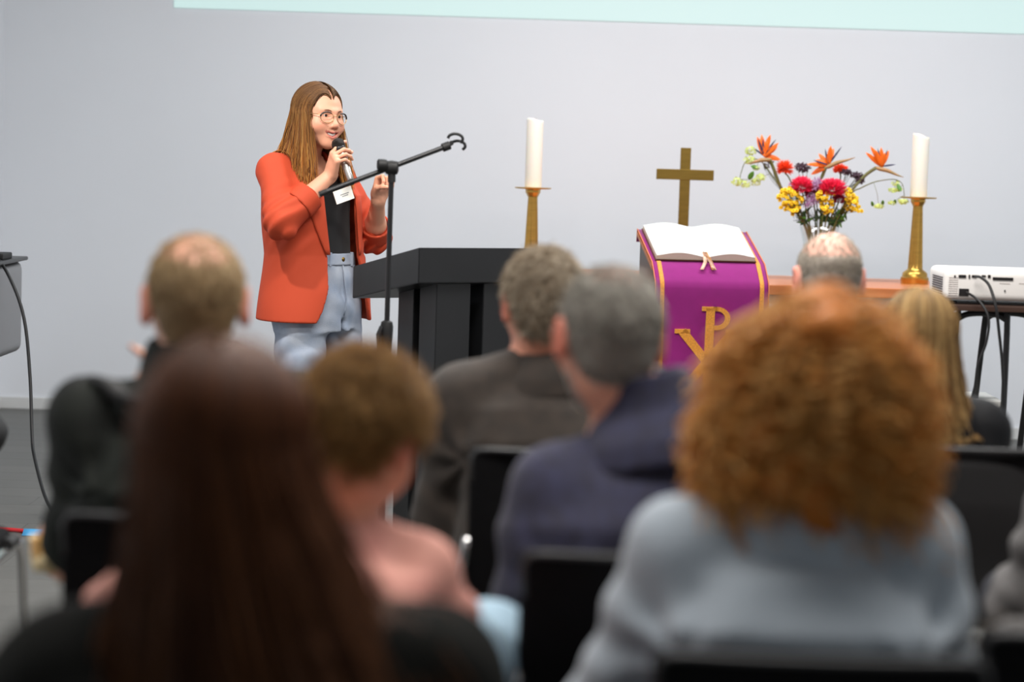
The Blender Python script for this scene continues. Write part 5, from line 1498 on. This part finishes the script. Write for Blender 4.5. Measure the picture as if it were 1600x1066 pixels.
def sitter(label, Y, top, yaw=0, pitch=0, roll=0, hs=1.0, sl=None, sr=None, pel=None, w=1.0, armr=0.062, el_l=None, el_r=None, wr_l=None, wr_r=None,
           cloth=None, trousers=None, skin=(222, 166, 138), collar=None, seed=1, fold=0.006, ffreq=15, cname='jacket', res=0.0088, hair=None, hand_l=None, hand_r=None,
           depth=1.0, cloth_extra=None, legs=0.42, kn_r=None, nbz=0.07, neckcut=0.02, blush=0.3, bodyres=0.0078, hair_t=0.012, neck_r=0.056):
    Rh = euler_head(yaw, pitch, roll)
    tp = at(top[0], top[1], Y)
    hc = tp - np.array([0, 0, (0.112 * hs + hair_t)])
    SL = at(*sl); SR = at(*sr); sc_ = (SL + SR) / 2
    px, py_ = pel
    base = np.array([px, py_, 0.0]); pelv = np.array([px, py_, 0.55])
    root = thing('person', label, 'person', base)
    zax = unit(sc_ - pelv); xax = SR - SL; xax = unit(xax - zax * (xax @ zax)); yax = np.cross(zax, xax); RT = np.stack([xax, yax, zax], 1)
    Ls = np.linalg.norm(sc_ - pelv); hw = np.linalg.norm(SR - SL) / 2
    fwd = unit(np.array([yax[0], yax[1], 0])); rgt = unit(np.array([xax[0], xax[1], 0]))
    EL = SL + (np.array([-0.05, 0.03, -0.26]) if el_l is None else np.asarray(el_l)); ER = SR + (np.array([0.05, 0.03, -0.26]) if el_r is None else np.asarray(el_r))
    WL = np.array([px - 0.10, py_ + 0.26, 0.625]) if wr_l is None else np.asarray(wr_l, float)
    WR = np.array([px + 0.10, py_ + 0.26, 0.625]) if wr_r is None else np.asarray(wr_r, float)
    nb = sc_ + zax * nbz
    nh = hc + Rh @ (np.array([0, -0.028, -0.065]) * hs)
    def rings(off):
        d = depth
        return [(-0.12, 0, 0, 0.150 * w + off, 0.115 * d + off), (0.0, 0, 0, 0.178 * w + off, 0.130 * d + off), (0.30 * Ls, 0, -0.005, 0.160 * w + off, 0.120 * d + off),
                (0.66 * Ls, 0, -0.012, 0.172 * w + off, 0.124 * d + off), (0.90 * Ls, 0, -0.008, hw * 0.95 + off * 0.6, 0.100 * d + off), (1.05 * Ls, 0, 0, hw * 0.55, 0.070 + off * 0.5), (1.12 * Ls, 0, 0.0, hw * 0.3, 0.05)]
    # body
    B = SDF(); head_prims(B, hc, Rh, hs)
    B.cap(nb - zax * 0.03, nh, neck_r * hs, 0.054 * hs, 0.03)
    B.loft(pelv, RT, rings(-0.012), 0.03)
    hips = []
    for s, S_, E_, W_ in ((-1, SL, EL, WL), (1, SR, ER, WR)):
        B.cap(nb, S_, 0.045, 0.045, 0.04); B.cap(S_, E_, 0.046, 0.040, 0.03); B.cap(E_, W_, 0.040, 0.026, 0.02)
        hd = (hand_l if s < 0 else hand_r) or dict(f=(0.0 - s * 0.1, 0.9, -0.25), n=(-s * 0.15, 0.0, -1), curls=RELAX)
        hand_prims(B, W_ + unit(hd['f']) * 0.008, hd['f'], hd['n'], s, hd['curls'], hd.get('sc', 0.95) * hs, hd.get('thumb', (0.5, 0.4, 0.3)))
        hip = pelv + rgt * s * 0.09 - np.array([0, 0, 0.02]); kn = hip + fwd * legs + rgt * s * 0.04 + np.array([0, 0, -0.03 ]); kn = kn if (kn_r is None or s < 0) else np.asarray(kn_r); an = np.array([kn[0], kn[1] - 0.03, 0.085])
        hips.append((s, hip, kn, an))
        B.cap(hip, kn, 0.070, 0.048, 0.03); B.cap(kn, an, 0.048, 0.034, 0.03)
    allp = np.array([hc + 0.15, hc - 0.15, SL, SR, EL, ER, WL, WR] + [q for h in hips for q in h[1:]])
    lo_ = allp.min(0) - np.array([0.16, 0.2, 0.1]); hi_ = allp.max(0) + np.array([0.16, 0.2, 0.04]); lo_[2] = max(lo_[2], 0.0)
    V, F = B.mesh(lo_, hi_, bodyres)
    mesh_np('body', V, F, M_skin, root, True, skin_tint(V, hc, Rh, hs, skin, (190, 110, 100), blush), base)
    eyes(root, hc, Rh, hs, base)
    # clothing
    C = SDF(); C.loft(pelv, RT, rings(0.014), 0.04, 'u', 2.2)
    for s, S_, E_, W_ in ((-1, SL, EL, WL), (1, SR, ER, WR)):
        C.cap(nb - zax * 0.02, S_, 0.052, armr * 0.98, 0.05)
        C.cap(S_, E_, armr, armr * 0.86, 0.035)
        wd = unit(W_ - E_); C.cap(E_, W_ - wd * 0.01, armr * 0.86, armr * 0.58, 0.03)
    if cloth_extra: cloth_extra(C, dict(SL=SL, SR=SR, sc=sc_, nb=nb, nh=nh, RT=RT, pelv=pelv, hc=hc, Rh=Rh, EL=EL, ER=ER, Ls=Ls))
    C.ell(nb + zax * (neckcut + 0.05) + yax * 0.02, (0.062, 0.072, 0.06), RT, 0.012, 's')
    C.plane(pelv - np.array([0, 0, 0.10]), (0, 0, -1), 0.01)
    ff = folds(seed, fold, ffreq, (1, 1, 0.7))
    def crease(p):
        out = ff(p)
        for S_, E_, W_, s in ((SL, EL, WL, -1), (SR, ER, WR, 1)):
            d = np.linalg.norm(p - E_, axis=1); al = (p - E_) @ unit(S_ - E_).astype(np.float32)
            out = out + fold * 0.5 * np.exp(-(d / 0.12) ** 2) * np.sin(al * 85 + p[:, 0] * 30)
            ap = S_ * 0.55 + pelv * 0.15 + E_ * 0.30                     # folds fanning from the armpit
            q = p - ap; dd = np.linalg.norm(q, axis=1); ang = np.arctan2(q[:, 2], q[:, 0] * s)
            out = out + fold * 1.3 * np.exp(-(dd / 0.13) ** 2) * np.sin(ang * 7 + seed)
        return out.astype(np.float32)
    C.disp = crease
    V, F = C.mesh(lo_, hi_, res)
    gar = mesh_np(cname, V, F, cloth, root, True, None, base)
    if collar:
        h_, r_, th_, fl_, cm, back = collar
        cs = SDF(); ax = unit(zax + unit(hc + Rh @ np.array([0, -0.03, 0]) - nb)); xa = unit(xax - ax * (xax @ ax)); ya = np.cross(ax, xa); RC = np.stack([xa, ya, ax], 1)
        cs.loft(nb + yax * back + ax * 0.014, RC, [(-0.085, 0, 0.004, r_ + fl_ + 0.045, r_ + fl_ + 0.028), (-0.045, 0, 0, r_ + fl_ + 0.020, r_ + fl_ + 0.014), (0.0, 0, 0, r_ + fl_ * 0.5, r_ + fl_ * 0.5), (h_, 0, 0.004, r_, r_ + 0.004)], 0.01, 'u', 2.0, (0, th_))
        cs.disp = folds(seed + 9, 0.003, 30)
        V, F = cs.mesh(nb - 0.17, nb + 0.19, 0.005)
        mesh_np('collar', V, F, cm or cloth, gar, True, None, base)
    # trousers and shoes
    Tm = trousers or M_trous
    K = SDF(); K.loft(pelv - np.array([0, 0, 0.0]), np.eye(3), [(-0.095, 0, 0.02, 0.165 * w, 0.14), (0.02, 0, 0, 0.165 * w, 0.125)], 0.03)
    for s, hip, kn, an in hips:
        K.cap(hip, kn, 0.085, 0.066, 0.03); K.cap(kn, an, 0.066, 0.052, 0.03)
    K.disp = folds(seed + 3, 0.005, 16)
    V, F = K.mesh(lo_, hi_, 0.017); mesh_np('trousers', V, F, Tm, root, True, None, base)
    for s, hip, kn, an in hips:
        a = np.array([an[0], an[1], 0.0]); sh = SDF(); sh.ell(a + fwd * 0.05 + np.array([0, 0, 0.042]), (0.045, 0.13, 0.045), np.stack([rgt, fwd, np.array([0, 0, 1.0])], 1))
        sh.cap(a - fwd * 0.03 + np.array([0, 0, 0.05]), a + np.array([0, 0, 0.1]), 0.042, 0.045, 0.03); sh.plane(a + np.array([0, 0, 0.002]), (0, 0, -1), 0.003)
        V, F = sh.mesh(a - np.array([0.2, 0.2, 0.01]), a + np.array([0.2, 0.22, 0.16]), 0.015); mesh_np('shoe', V, F, M_shoeb, root, True, None, base)
    if hair: hair(root, hc, Rh, hs, base, B, C)
    return root, dict(hc=hc, Rh=Rh, SL=SL, SR=SR, EL=EL, ER=ER, nb=nb, base=base, WL=WL, WR=WR, C=C, sc=sc_, garment=gar, zax=zax, yax=yax, xax=xax)

M_trous = mat('dark_trousers', (36, 38, 46), 0.85, bump=0.2, bscale=300)
M_shoeb = mat('black_shoe', (24, 22, 22), 0.45)
def cap_mesh(root, hc, Rh, hs, base, col, name='hair', bald=None, **kw):
    S = SDF(); hair_cap(S, hc, Rh, hs, **kw)
    if bald: S.ell(hc + Rh @ (np.array(bald[0]) * hs), np.array(bald[1]) * hs, Rh, 0.012, 's')
    for s in (-1, 1):
        S.ell(hc + Rh @ (np.array([s * 0.085, 0.006, -0.012]) * hs), np.array([0.030, 0.034, 0.036]) * hs, Rh, 0.008, 's')
    S.disp = folds(5, 0.0012, 90)
    V, F = S.mesh(hc - 0.15, hc + 0.15, 0.0055)
    r = np.random.RandomState(2)
    return mesh_np(name, V, F, M_hair, root, True, np.tile(np.array(lin(col)), (len(V), 1)), base)
def mans_hair(col, cols, seed, n=5000, bald=None, ln=0.022, nape=-0.075, grow=0.004, **kw):
    def fn(root, hc, Rh, hs, base, B, C):
        h = cap_mesh(root, hc, Rh, hs, base, col, bald=(bald[0], np.array(bald[1]) * 1.0) if bald else None, grow=grow, nape=nape)
        bk = {}
        if bald: bk = dict(bald=1.0, bald_c=bald[0], bald_r=bald[1])
        short_hair('hair_strands', h, hc, Rh, hs, base, n, cols, seed, ln=ln, nape=nape, grow=grow + 0.001, **bk, **kw)
    return fn

# 1 man with a bare crown in a dark waxed jacket
M_wax_j = mat('dark_green_jacket', (38, 42, 37), 0.8, spec=0.2, rgb2=(24, 26, 26), vscale=10, bump=0.25, bscale=200)
p1, d1 = sitter('person with bare crown and dark green jacket, finger at the chin', 3.72, (307, 357), 12, -2, 0, 1.03, (150, 662, 3.70), (462, 655, 3.72), (at(310, 900, 3.66)[0], 3.66), 1.08, 0.074,
    el_l=(-0.025, 0.05, -0.205), el_r=(0.05, 0.14, -0.20), wr_l=at(142, 903, 3.97), wr_r=at(292, 662, 3.90), cloth=M_wax_j, seed=3, fold=0.007, skin=(228, 172, 146), blush=0.45,
    collar=(0.055, 0.075, 0.008, 0.022, None, -0.004), hand_r=dict(f=(-0.55, 0.15, 0.55), n=(-0.5, -0.7, 0.2), curls=[(0.25, 0.3, 0.2), (1.1, 1.2, 0.6), (1.2, 1.2, 0.6), (1.2, 1.2, 0.6)]),
    hand_l=dict(f=(-0.75, 0.15, 0.35), n=(0.1, 0.9, 0.35), curls=[(0.7, 0.6, 0.4)] * 4), cname='jacket',
    hair=mans_hair((138, 114, 82), [(186, 160, 120), (146, 120, 86), (208, 184, 144)], 5, 6000, ((0.0, -0.030, 0.100), (0.066, 0.080, 0.058)), 0.018, -0.085, 0.003, lift=0.15, thin=0.25, messy=0.25))
# hood roll and strap on that jacket
st_ = MB(); q = d1['SL'] - d1['base']
st_.tube([q + np.array([-0.005, -0.03, 0.082]), q + np.array([0.03, -0.06, 0.075]), q + np.array([0.07, -0.09, 0.055]), q + np.array([0.12, -0.10, 0.06])], [0.008, 0.016, 0.018, 0.016], 8, smooth_path=4, flat=0.7).build('hood_strap', M_blackrub, d1['garment'], True)
hb_ = SDF(); hc_ = d1['sc'] + np.array([0, -0.075, 0.03]); hb_.ell(hc_, (0.13, 0.055, 0.055), None); hb_.disp = folds(31, 0.006, 25)
V, F = hb_.mesh(hc_ - 0.2, hc_ + 0.2, 0.008); mesh_np('hood', V, F, M_wax_j, d1['garment'], True, None, d1['base'])
chair(d1['base'][0] + 0.025, 3.62, 'black chair under the person with dark green jacket')
# pastry in a paper bag in the lowered hand
pq = at(82, 864, 3.985)
pa = thing('pastry', 'pastry in a paper bag held beside the black chair back', 'pastry', pq)
S = SDF(); S.ell((0, 0, 0), (0.028, 0.03, 0.045), None); S.disp = folds(2, 0.006, 60)
V, F = S.mesh((-0.06,) * 3, (0.06,) * 3, 0.004); mesh_np('crust', V, F, mat('pastry_crust', (206, 158, 84), 0.7, var=0.2, vscale=50), pa)
S = SDF(); S.loft((0, 0, -0.055), np.eye(3), [(0, 0, 0, 0.022, 0.018), (0.05, 0, 0, 0.036, 0.034), (0.085, 0, 0, 0.040, 0.036)], 0.01, 'u', 2.4, (0, 0.0022)); S.disp = folds(4, 0.004, 70)
V, F = S.mesh((-0.07, -0.07, -0.07), (0.07, 0.07, 0.06), 0.0035); mesh_np('paper_bag', V, F, mat('kraft_paper', (226, 204, 158), 0.8, bump=0.2, bscale=120), pa)

# 2 person with long dark hair, closest to the camera
M_coat = mat('black_green_coat', (19, 20, 18), 0.95, spec=0.12, rgb2=(13, 14, 13), vscale=12, bump=0.2, bscale=240)
def dark_hair(root, hc, Rh, hs, base, B, C):
    h = cap_mesh(root, hc, Rh, hs, base, (58, 32, 22), grow=0.010, front=0.05, nape=-0.10)
    long_hair('hair_strands', h, hc, Rh, hs, base, 5200, 30, 0.40, [(86, 48, 25), (56, 30, 16), (110, 64, 34)], [(66, 39, 21), (116, 74, 40), (42, 25, 15)], 6, C, 0.024, 0.007, 0.0, (-24, 90), 0.02, flare=0.10, r0=0.0021, tipstart=0.4, spread=1.0, drift=(0.070, 0, 0))
p2, d2 = sitter('person with long straight dark brown hair and black coat, closest to the camera', 2.34, (352, 528), 4, -2, 0, 1.0, (105, 1078, 2.30), (660, 1075, 2.32), (at(385, 1300, 2.20)[0], 2.20), 1.1, 0.085,
    cloth=M_coat, seed=6, fold=0.008, collar=(0.05, 0.085, 0.012, 0.03, None, -0.005), hair=dark_hair, cname='coat', hair_t=0.02, depth=1.1, legs=0.33)
chair(d2['base'][0], 2.17, 'black chair under the person with long dark brown hair')

# 3 young person leaning forward in a salmon shirt
M_salmon = mat('salmon_check_shirt', (202, 146, 132), 0.8, rgb2=(176, 116, 106), vscale=14, bump=0.1, bscale=300)
p3, d3 = sitter('young person with short tousled hair and salmon shirt leaning forward', 3.05, (568, 552), -24, -26, 8, 0.95, (285, 905, 2.96), (648, 925, 2.98), (at(470, 1100, 2.84)[0], 2.82), 0.92, 0.062,
    el_l=(-0.13, 0.06, -0.10), el_r=(0.06, 0.03, -0.10), cloth=M_salmon, trousers=mat('light_blue_jeans', (150, 178, 196), 0.8, var=0.1, vscale=12), seed=8, fold=0.009, ffreq=17, cname='shirt', skin=(226, 158, 126), legs=0.36, kn_r=at(765, 1005, 3.25), nbz=0.12,
    blush=0.4, hair=mans_hair((112, 80, 46), [(172, 132, 78), (136, 98, 56), (96, 68, 40), (206, 164, 104)], 9, 7000, None, 0.028, -0.062, 0.009, lift=0.5, messy=0.55), collar=(0.025, 0.066, 0.005, 0.012, None, 0.0))
chair(d3['base'][0], 2.77, 'black chair under the person in the salmon shirt')

# 4 man in a brown suit
M_suit = mat('dark_brown_suit', (58, 49, 42), 0.85, rgb2=(44, 38, 33), vscale=30, bump=0.2, bscale=600, sheen=0.1)
M_shirtw = mat('pale_shirt', (236, 230, 222), 0.8)
p4, d4 = sitter('person with curly grey hair in a dark brown suit jacket', 4.60, (850, 386), 15, -4, 0, 0.99, (722, 622, 4.58), (1000, 618, 4.62), (at(862, 900, 4.55)[0], 4.55), 1.15, 0.068,
    el_l=(-0.045, 0.02, -0.26), nbz=0.09, cloth=M_suit, seed=10, fold=0.005, ffreq=12, collar=(0.012, 0.070, 0.007, 0.020, None, -0.006), skin=(226, 156, 128),
    hair=mans_hair((146, 130, 110), [(192, 176, 152), (150, 132, 110), (216, 204, 184), (120, 104, 86)], 11, 7000, None, 0.024, -0.070, 0.004, lift=0.45, messy=0.7), cname='suit_jacket')
sc4 = SDF(); ax = d4['nb']; sc4.loft(ax + np.array([-0.004, -0.006, 0.016]), np.eye(3), [(0, 0, 0, 0.066, 0.068), (0.046, 0, 0, 0.062, 0.064)], 0.01, 'u', 2.0, (0, 0.004))
V, F = sc4.mesh(ax - 0.1, ax + 0.12, 0.005); mesh_np('shirt_collar', V, F, M_shirtw, p4, True, None, d4['base'])
chair(at(884, 800, 4.5)[0], 4.52, 'black chair under the person in the dark brown suit')

# 5 bearded man in navy
M_navy = mat('navy_wool', (46, 48, 76), 0.9, rgb2=(34, 34, 52), vscale=40, bump=0.3, bscale=300, sheen=0.15)
def beard_hair(root, hc, Rh, hs, base, B, C):
    mans_hair((136, 132, 124), [(178, 174, 164), (142, 138, 130), (208, 204, 194), (108, 104, 98)], 12, 8000, ((0.0, -0.030, 0.108), (0.048, 0.062, 0.036)), 0.017, -0.085, 0.004, lift=0.15, thin=0.5, messy=0.2)(root, hc, Rh, hs, base, B, C)
    S = SDF()
    S.ell(hc + Rh @ np.array([0, 0.030, -0.056]), np.array([0.060, 0.062, 0.058]), Rh, 0.02); S.ell(hc + Rh @ np.array([0, 0.072, -0.100]), np.array([0.030, 0.026, 0.024]), Rh, 0.03)
    S.plane(hc + Rh @ np.array([0, 0, -0.046]), Rh @ np.array([0, -0.1, 1]), 0.01); S.plane(hc + Rh @ np.array([0, 0.012, 0]), Rh @ np.array([0, -1, 0.2]), 0.01)
    S.disp = folds(3, 0.002, 120)
    V, F = S.mesh(hc - 0.16, hc + 0.16, 0.006); mesh_np('beard', V, F, M_hair, root, True, np.tile(np.array(lin((176, 170, 162))), (len(V), 1)), base)
p5, d5 = sitter('person with short grey hair and trimmed beard in a navy wool jacket', 3.50, (955, 406), 14, -3, 2, 1.02, (878, 772, 3.44), (1140, 690, 3.50), (at(1000, 1000, 3.40)[0], 3.40), 1.14, 0.072,
    el_l=(-0.045, 0.02, -0.25), nbz=0.085, cloth=M_navy, seed=14, fold=0.006, ffreq=13, collar=(0.055, 0.070, 0.009, 0.028, None, -0.006), skin=(206, 148, 124), hair=beard_hair, cname='wool_jacket')
# glasses bow behind the ear
MB().tube([d5['hc'] - d5['base'] + d5['Rh'] @ np.array(p) for p in ((-0.076, 0.07, 0.010), (-0.081, 0.03, 0.008), (-0.082, -0.004, 0.004))], 0.0018, 6, smooth_path=3).build('glasses_temple', M_dark, p5, True)
chair(at(1010, 900, 3.36)[0], 3.40, 'black chair under the person in the navy wool jacket')

# 6 person with copper curls and a pale blue pullover
M_blue_kn = mat('pale_blue_knit', (168, 180, 191), 0.85, rgb2=(150, 161, 171), vscale=6, bump=0.25, bscale=500, sheen=0.25)
def curls(root, hc, Rh, hs, base, B, C):
    h = cap_mesh(root, hc, Rh, hs, base, (170, 98, 38), grow=0.012, front=0.06, nape=-0.10)
    S = SDF()
    def T(x, y, z): return hc + Rh @ np.array([x, y, z])
    S.ell(T(0, -0.030, 0.032), (0.083, 0.100, 0.089), Rh, 0.05); S.ell(T(-0.068, -0.030, -0.085), (0.066, 0.072, 0.075), Rh, 0.06); S.ell(T(0.068, -0.030, -0.085), (0.066, 0.072, 0.075), Rh, 0.06)
    S.ell(T(-0.015, -0.075, -0.115), (0.070, 0.050, 0.085), Rh, 0.06)
    S.ell(T(0, 0.085, -0.03), (0.075, 0.07, 0.12), Rh, 0.03, 's')
    f1 = folds(17, 0.011, 55); f2 = folds(19, 0.006, 110); S.disp = lambda p: f1(p) + f2(p)
    V, F = S.mesh(hc - 0.3, hc + 0.3, 0.007)
    r = np.random.RandomState(18)
    cl_ = np.array(lin((196, 120, 52))); mesh_np('hair_mass', V, F, M_hair, h, True, np.tile(cl_, (len(V), 1)), base)
    # ringlets
    n, SP = 2300, 40
    d = r.randn(n * 3, 3); d /= np.linalg.norm(d, axis=1, keepdims=True)
    d = d[(d[:, 1] < 0.45) & (d[:, 2] > -0.75)][:n]; n = len(d)
    t = np.linspace(0, 1, SP)
    root_p = np.array([0, -0.014, 0.026]) + d * np.array([0.078, 0.095, 0.088])
    Lc = 0.052 + 0.085 * r.rand(n); up = np.clip(d[:, 2], 0, 1)
    outv = d * np.array([1.0, 0.8, 1.0]) * ((0.020 + 0.020 * r.rand(n)) * (1 - 0.3 * up))[:, None]
    P = root_p[:, None] + outv[:, None] * np.sqrt(t)[None, :, None] * (1 + 0.5 * t[None, :, None])
    P[..., 0] += (np.sign(d[:, 0]) * 0.030 * up)[:, None] * t ** 0.8 + (d[:, 0] * 0.042)[:, None] * t ** 2
    P[..., 1] -= (0.03 * up)[:, None] * t * np.where(d[:, 1] < 0.2, 1, 0.4)[:, None]
    P[..., 2] -= (Lc * (1 - 0.25 * up))[:, None] * (t ** 1.7)[None] * (1 + 0.30 * np.abs(d[:, 0]))[:, None]
    ph = r.rand(n) * 6.28; tw = (20 + 16 * r.rand(n)); ra = (0.006 + 0.008 * r.rand(n))
    hx = ra[:, None] * np.cos(ph[:, None] + tw[:, None] * t) * np.minimum(1, t * 4); hy = ra[:, None] * np.sin(ph[:, None] + tw[:, None] * t) * np.minimum(1, t * 4)
    P[..., 0] += hx; P[..., 1] += hy; P[..., 2] += hx * 0.5
    W = hc + P @ Rh.T
    W = push_out(W, C, 0.004)
    a = hue([(176, 98, 36), (132, 68, 26), (206, 132, 58)], n, r); b_ = hue([(234, 174, 92), (212, 140, 62), (244, 200, 128)], n, r)
    tt = (t ** 0.8)[None, :, None]; col = a[:, None] * (1 - tt) + b_[:, None] * tt
    strands('curl_strands', W, 0.0024, 0.0014, M_hair, h, col, 3, base)
p6, d6 = sitter('person with big copper curls in a pale blue pullover', 2.88, (1280, 432), 0, -4, 0, 1.0, (1078, 872, 2.84), (1400, 866, 2.86), (at(1232, 1200, 2.80)[0], 2.80), 1.14, 0.074,
    el_l=(-0.115, 0.02, -0.24), el_r=(0.09, 0.03, -0.25), cloth=M_blue_kn, seed=20, fold=0.008, ffreq=13, collar=(0.02, 0.072, 0.006, 0.015, None, 0), hair=curls, cname='pullover', hair_t=0.03, depth=1.12, legs=0.36)
chair(at(1268, 1040, 2.60)[0], 2.77, 'black chair under the person with copper curls')

# 7 bald man by the altar table
p7, d7 = sitter('person with thin white hair round a bald crown, before the flowers', 5.70, (1297, 360), 6, -3, 0, 1.07, (1188, 578, 5.68), (1406, 578, 5.68), (at(1290, 700, 5.65)[0], 5.65), 1.0, 0.062,
    cloth=mat('charcoal_pullover', (52, 54, 58), 0.9, var=0.1, vscale=30), seed=24, skin=(230, 178, 158), blush=0.45, hair_t=0.006,
    hair=mans_hair((160, 150, 138), [(206, 196, 180), (176, 166, 150), (140, 132, 122)], 25, 5000, ((0.0, -0.020, 0.098), (0.078, 0.100, 0.070)), 0.014, -0.085, 0.002, lift=0.1, thin=0.22, messy=0.2), collar=(0.03, 0.066, 0.006, 0.014, None, 0))
chair(d7['base'][0], 5.62, 'black chair under the person with the bald crown')

# 8 blonde person in a black down jacket, coat over the chair
M_down = mat('black_down_jacket', (15, 16, 20), 0.7, spec=0.25, var=0.15, vscale=20, bump=0.15, bscale=120)
def blonde(root, hc, Rh, hs, base, B, C):
    h = cap_mesh(root, hc, Rh, hs, base, (120, 92, 56), grow=0.009, front=0.05, nape=-0.10)
    long_hair('hair_strands', h, hc, Rh, hs, base, 3600, 26, 0.225, [(176, 140, 88), (104, 76, 48), (210, 176, 120), (74, 52, 34)], [(190, 150, 96), (120, 88, 54), (214, 180, 124)], 27, C, 0.018, 0.005, 0.004, (-24, 90), 0.02, 0.03, 0.0019, 0.3, 1.0)
p8, d8 = sitter('person with streaked blond hair in a black down jacket', 4.85, (1438, 449), -4, -4, 0, 0.97, (1345, 682, 4.85), (1522, 676, 4.85), (at(1438, 900, 4.8)[0], 4.80), 1.0, 0.074, cloth=M_down, seed=28, fold=0.008, ffreq=11,
    collar=(0.06, 0.078, 0.012, 0.03, None, -0.01), hair=blonde, cname='down_jacket', hair_t=0.016)
chair(at(1490, 900, 4.72)[0], 4.76, 'black chair with a coat over its back by the projector table')
cx_ = at(1512, 760, 4.46)[0]
ct_ = thing('draped_coat', 'black coat hung over the chair back by the projector table', 'coat', (cx_, 4.52, 0.0))
S = SDF(); zt_ = at(1510, 716, 4.46)[2]
S.loft((0, 0, 0), np.eye(3), [(zt_ - 0.36, 0, -0.02, 0.225, 0.055), (zt_ - 0.1, 0, -0.01, 0.215, 0.050), (zt_ - 0.02, 0, 0, 0.205, 0.040), (zt_, 0, 0, 0.18, 0.022)], 0.02, 'u', 2.6)
S.disp = folds(33, 0.011, 26, (1.6, 1, 0.25))
V, F = S.mesh((-0.3, -0.15, zt_ - 0.42), (0.3, 0.15, zt_ + 0.05), 0.008); mesh_np('coat_folds', V, F, mat('black_coat_cloth', (15, 15, 17), 0.9), ct_)

# 9 person in grey at the picture's edge, with a fur trimmed coat beside
M_grey = mat('grey_knit', (92, 90, 90), 0.9, var=0.2, vscale=30, bump=0.3, bscale=260)
p9, d9 = sitter('person in a grey knit pullover, mostly out of the frame', 3.95, (1790, 480), 0, -3, 0, 1.0, (1668, 812, 3.9), (1915, 812, 3.9), (at(1790, 900, 3.85)[0], 3.85), 1.05, 0.078, el_l=(-0.064, 0.04, -0.17),
    cloth=M_grey, seed=40, fold=0.009, cname='pullover', hair=mans_hair((90, 76, 60), [(110, 92, 72), (80, 66, 52)], 41, 2500, None, 0.03), collar=(0.02, 0.07, 0.006, 0.015, None, 0), bodyres=0.008, res=0.010)
chair(d9['base'][0], 3.82, 'black chair under the person in the grey pullover')
fq = at(1640, 1050, 2.92)
fc = thing('fur_trim_coat', 'coat with grey brown fur trim lying beside the pale blue pullover', 'coat', (fq[0], fq[1], 0.0))
S = SDF(); S.ell((0, 0, fq[2] - 0.04), (0.11, 0.12, 0.10), None); S.loft((0, 0.02, 0), np.eye(3), [(0.47, 0, 0, 0.14, 0.15), (fq[2] - 0.05, 0, 0, 0.10, 0.11)], 0.05); S.disp = folds(44, 0.012, 22)
V, F = S.mesh((-0.25, -0.25, 0.42), (0.25, 0.25, fq[2] + 0.2), 0.01); mesh_np('coat_body', V, F, M_grey, fc)
r = np.random.RandomState(45); n = 2600
d = r.randn(n, 3); d /= np.linalg.norm(d, axis=1, keepdims=True); d = d[d[:, 2] > -0.3]; n = len(d)
rp = np.array([0, 0, fq[2] - 0.04]) + d * np.array([0.108, 0.118, 0.098]); t = np.linspace(0, 1, 6)
dr = d + np.array([0.1, -0.3, -0.6]) + r.randn(n, 3) * 0.35
P = rp[:, None] + dr[:, None] * (0.05 * (0.5 + r.rand(n))[:, None] * t)[..., None] * np.array([1, 1, 1]); P[..., 2] -= 0.02 * t ** 2
q = strands('fur_trim', P, 0.0016, 0.0006, M_hair, fc, hue([(120, 110, 98), (70, 62, 56), (160, 150, 136), (44, 40, 38)], n, r), 3); q['kind'] = 'stuff'
chair(fq[0] + 0.05, fq[1] + 0.02, 'black chair carrying the fur trimmed coat')

# 10 person at the other edge of the picture, only a sleeve in view
p10, d10 = sitter('person in a black jacket, only a sleeve inside the frame', 5.6, (-190, 335), -6, -3, 0, 1.0, (-278, 545, 5.55), (-80, 545, 5.55), (at(-190, 700, 5.5)[0], 5.5), 1.0, 0.062, el_r=(0.095, 0.03, -0.22),
    cloth=mat('black_jacket', (26, 28, 30), 0.8, var=0.15, vscale=12), seed=50, hair=mans_hair((70, 56, 44), [(92, 74, 56), (60, 48, 38)], 51, 2500, None, 0.03), collar=(0.03, 0.068, 0.006, 0.015, None, 0), bodyres=0.008, res=0.010)
chair(d10['base'][0], 5.47, 'black chair under the person whose sleeve alone shows')
# 11 empty chrome chair in the aisle
ec = at(6, 872, 4.85)
chair(ec[0] - 0.222, 4.85, 'empty black chair with chrome legs standing in the aisle')
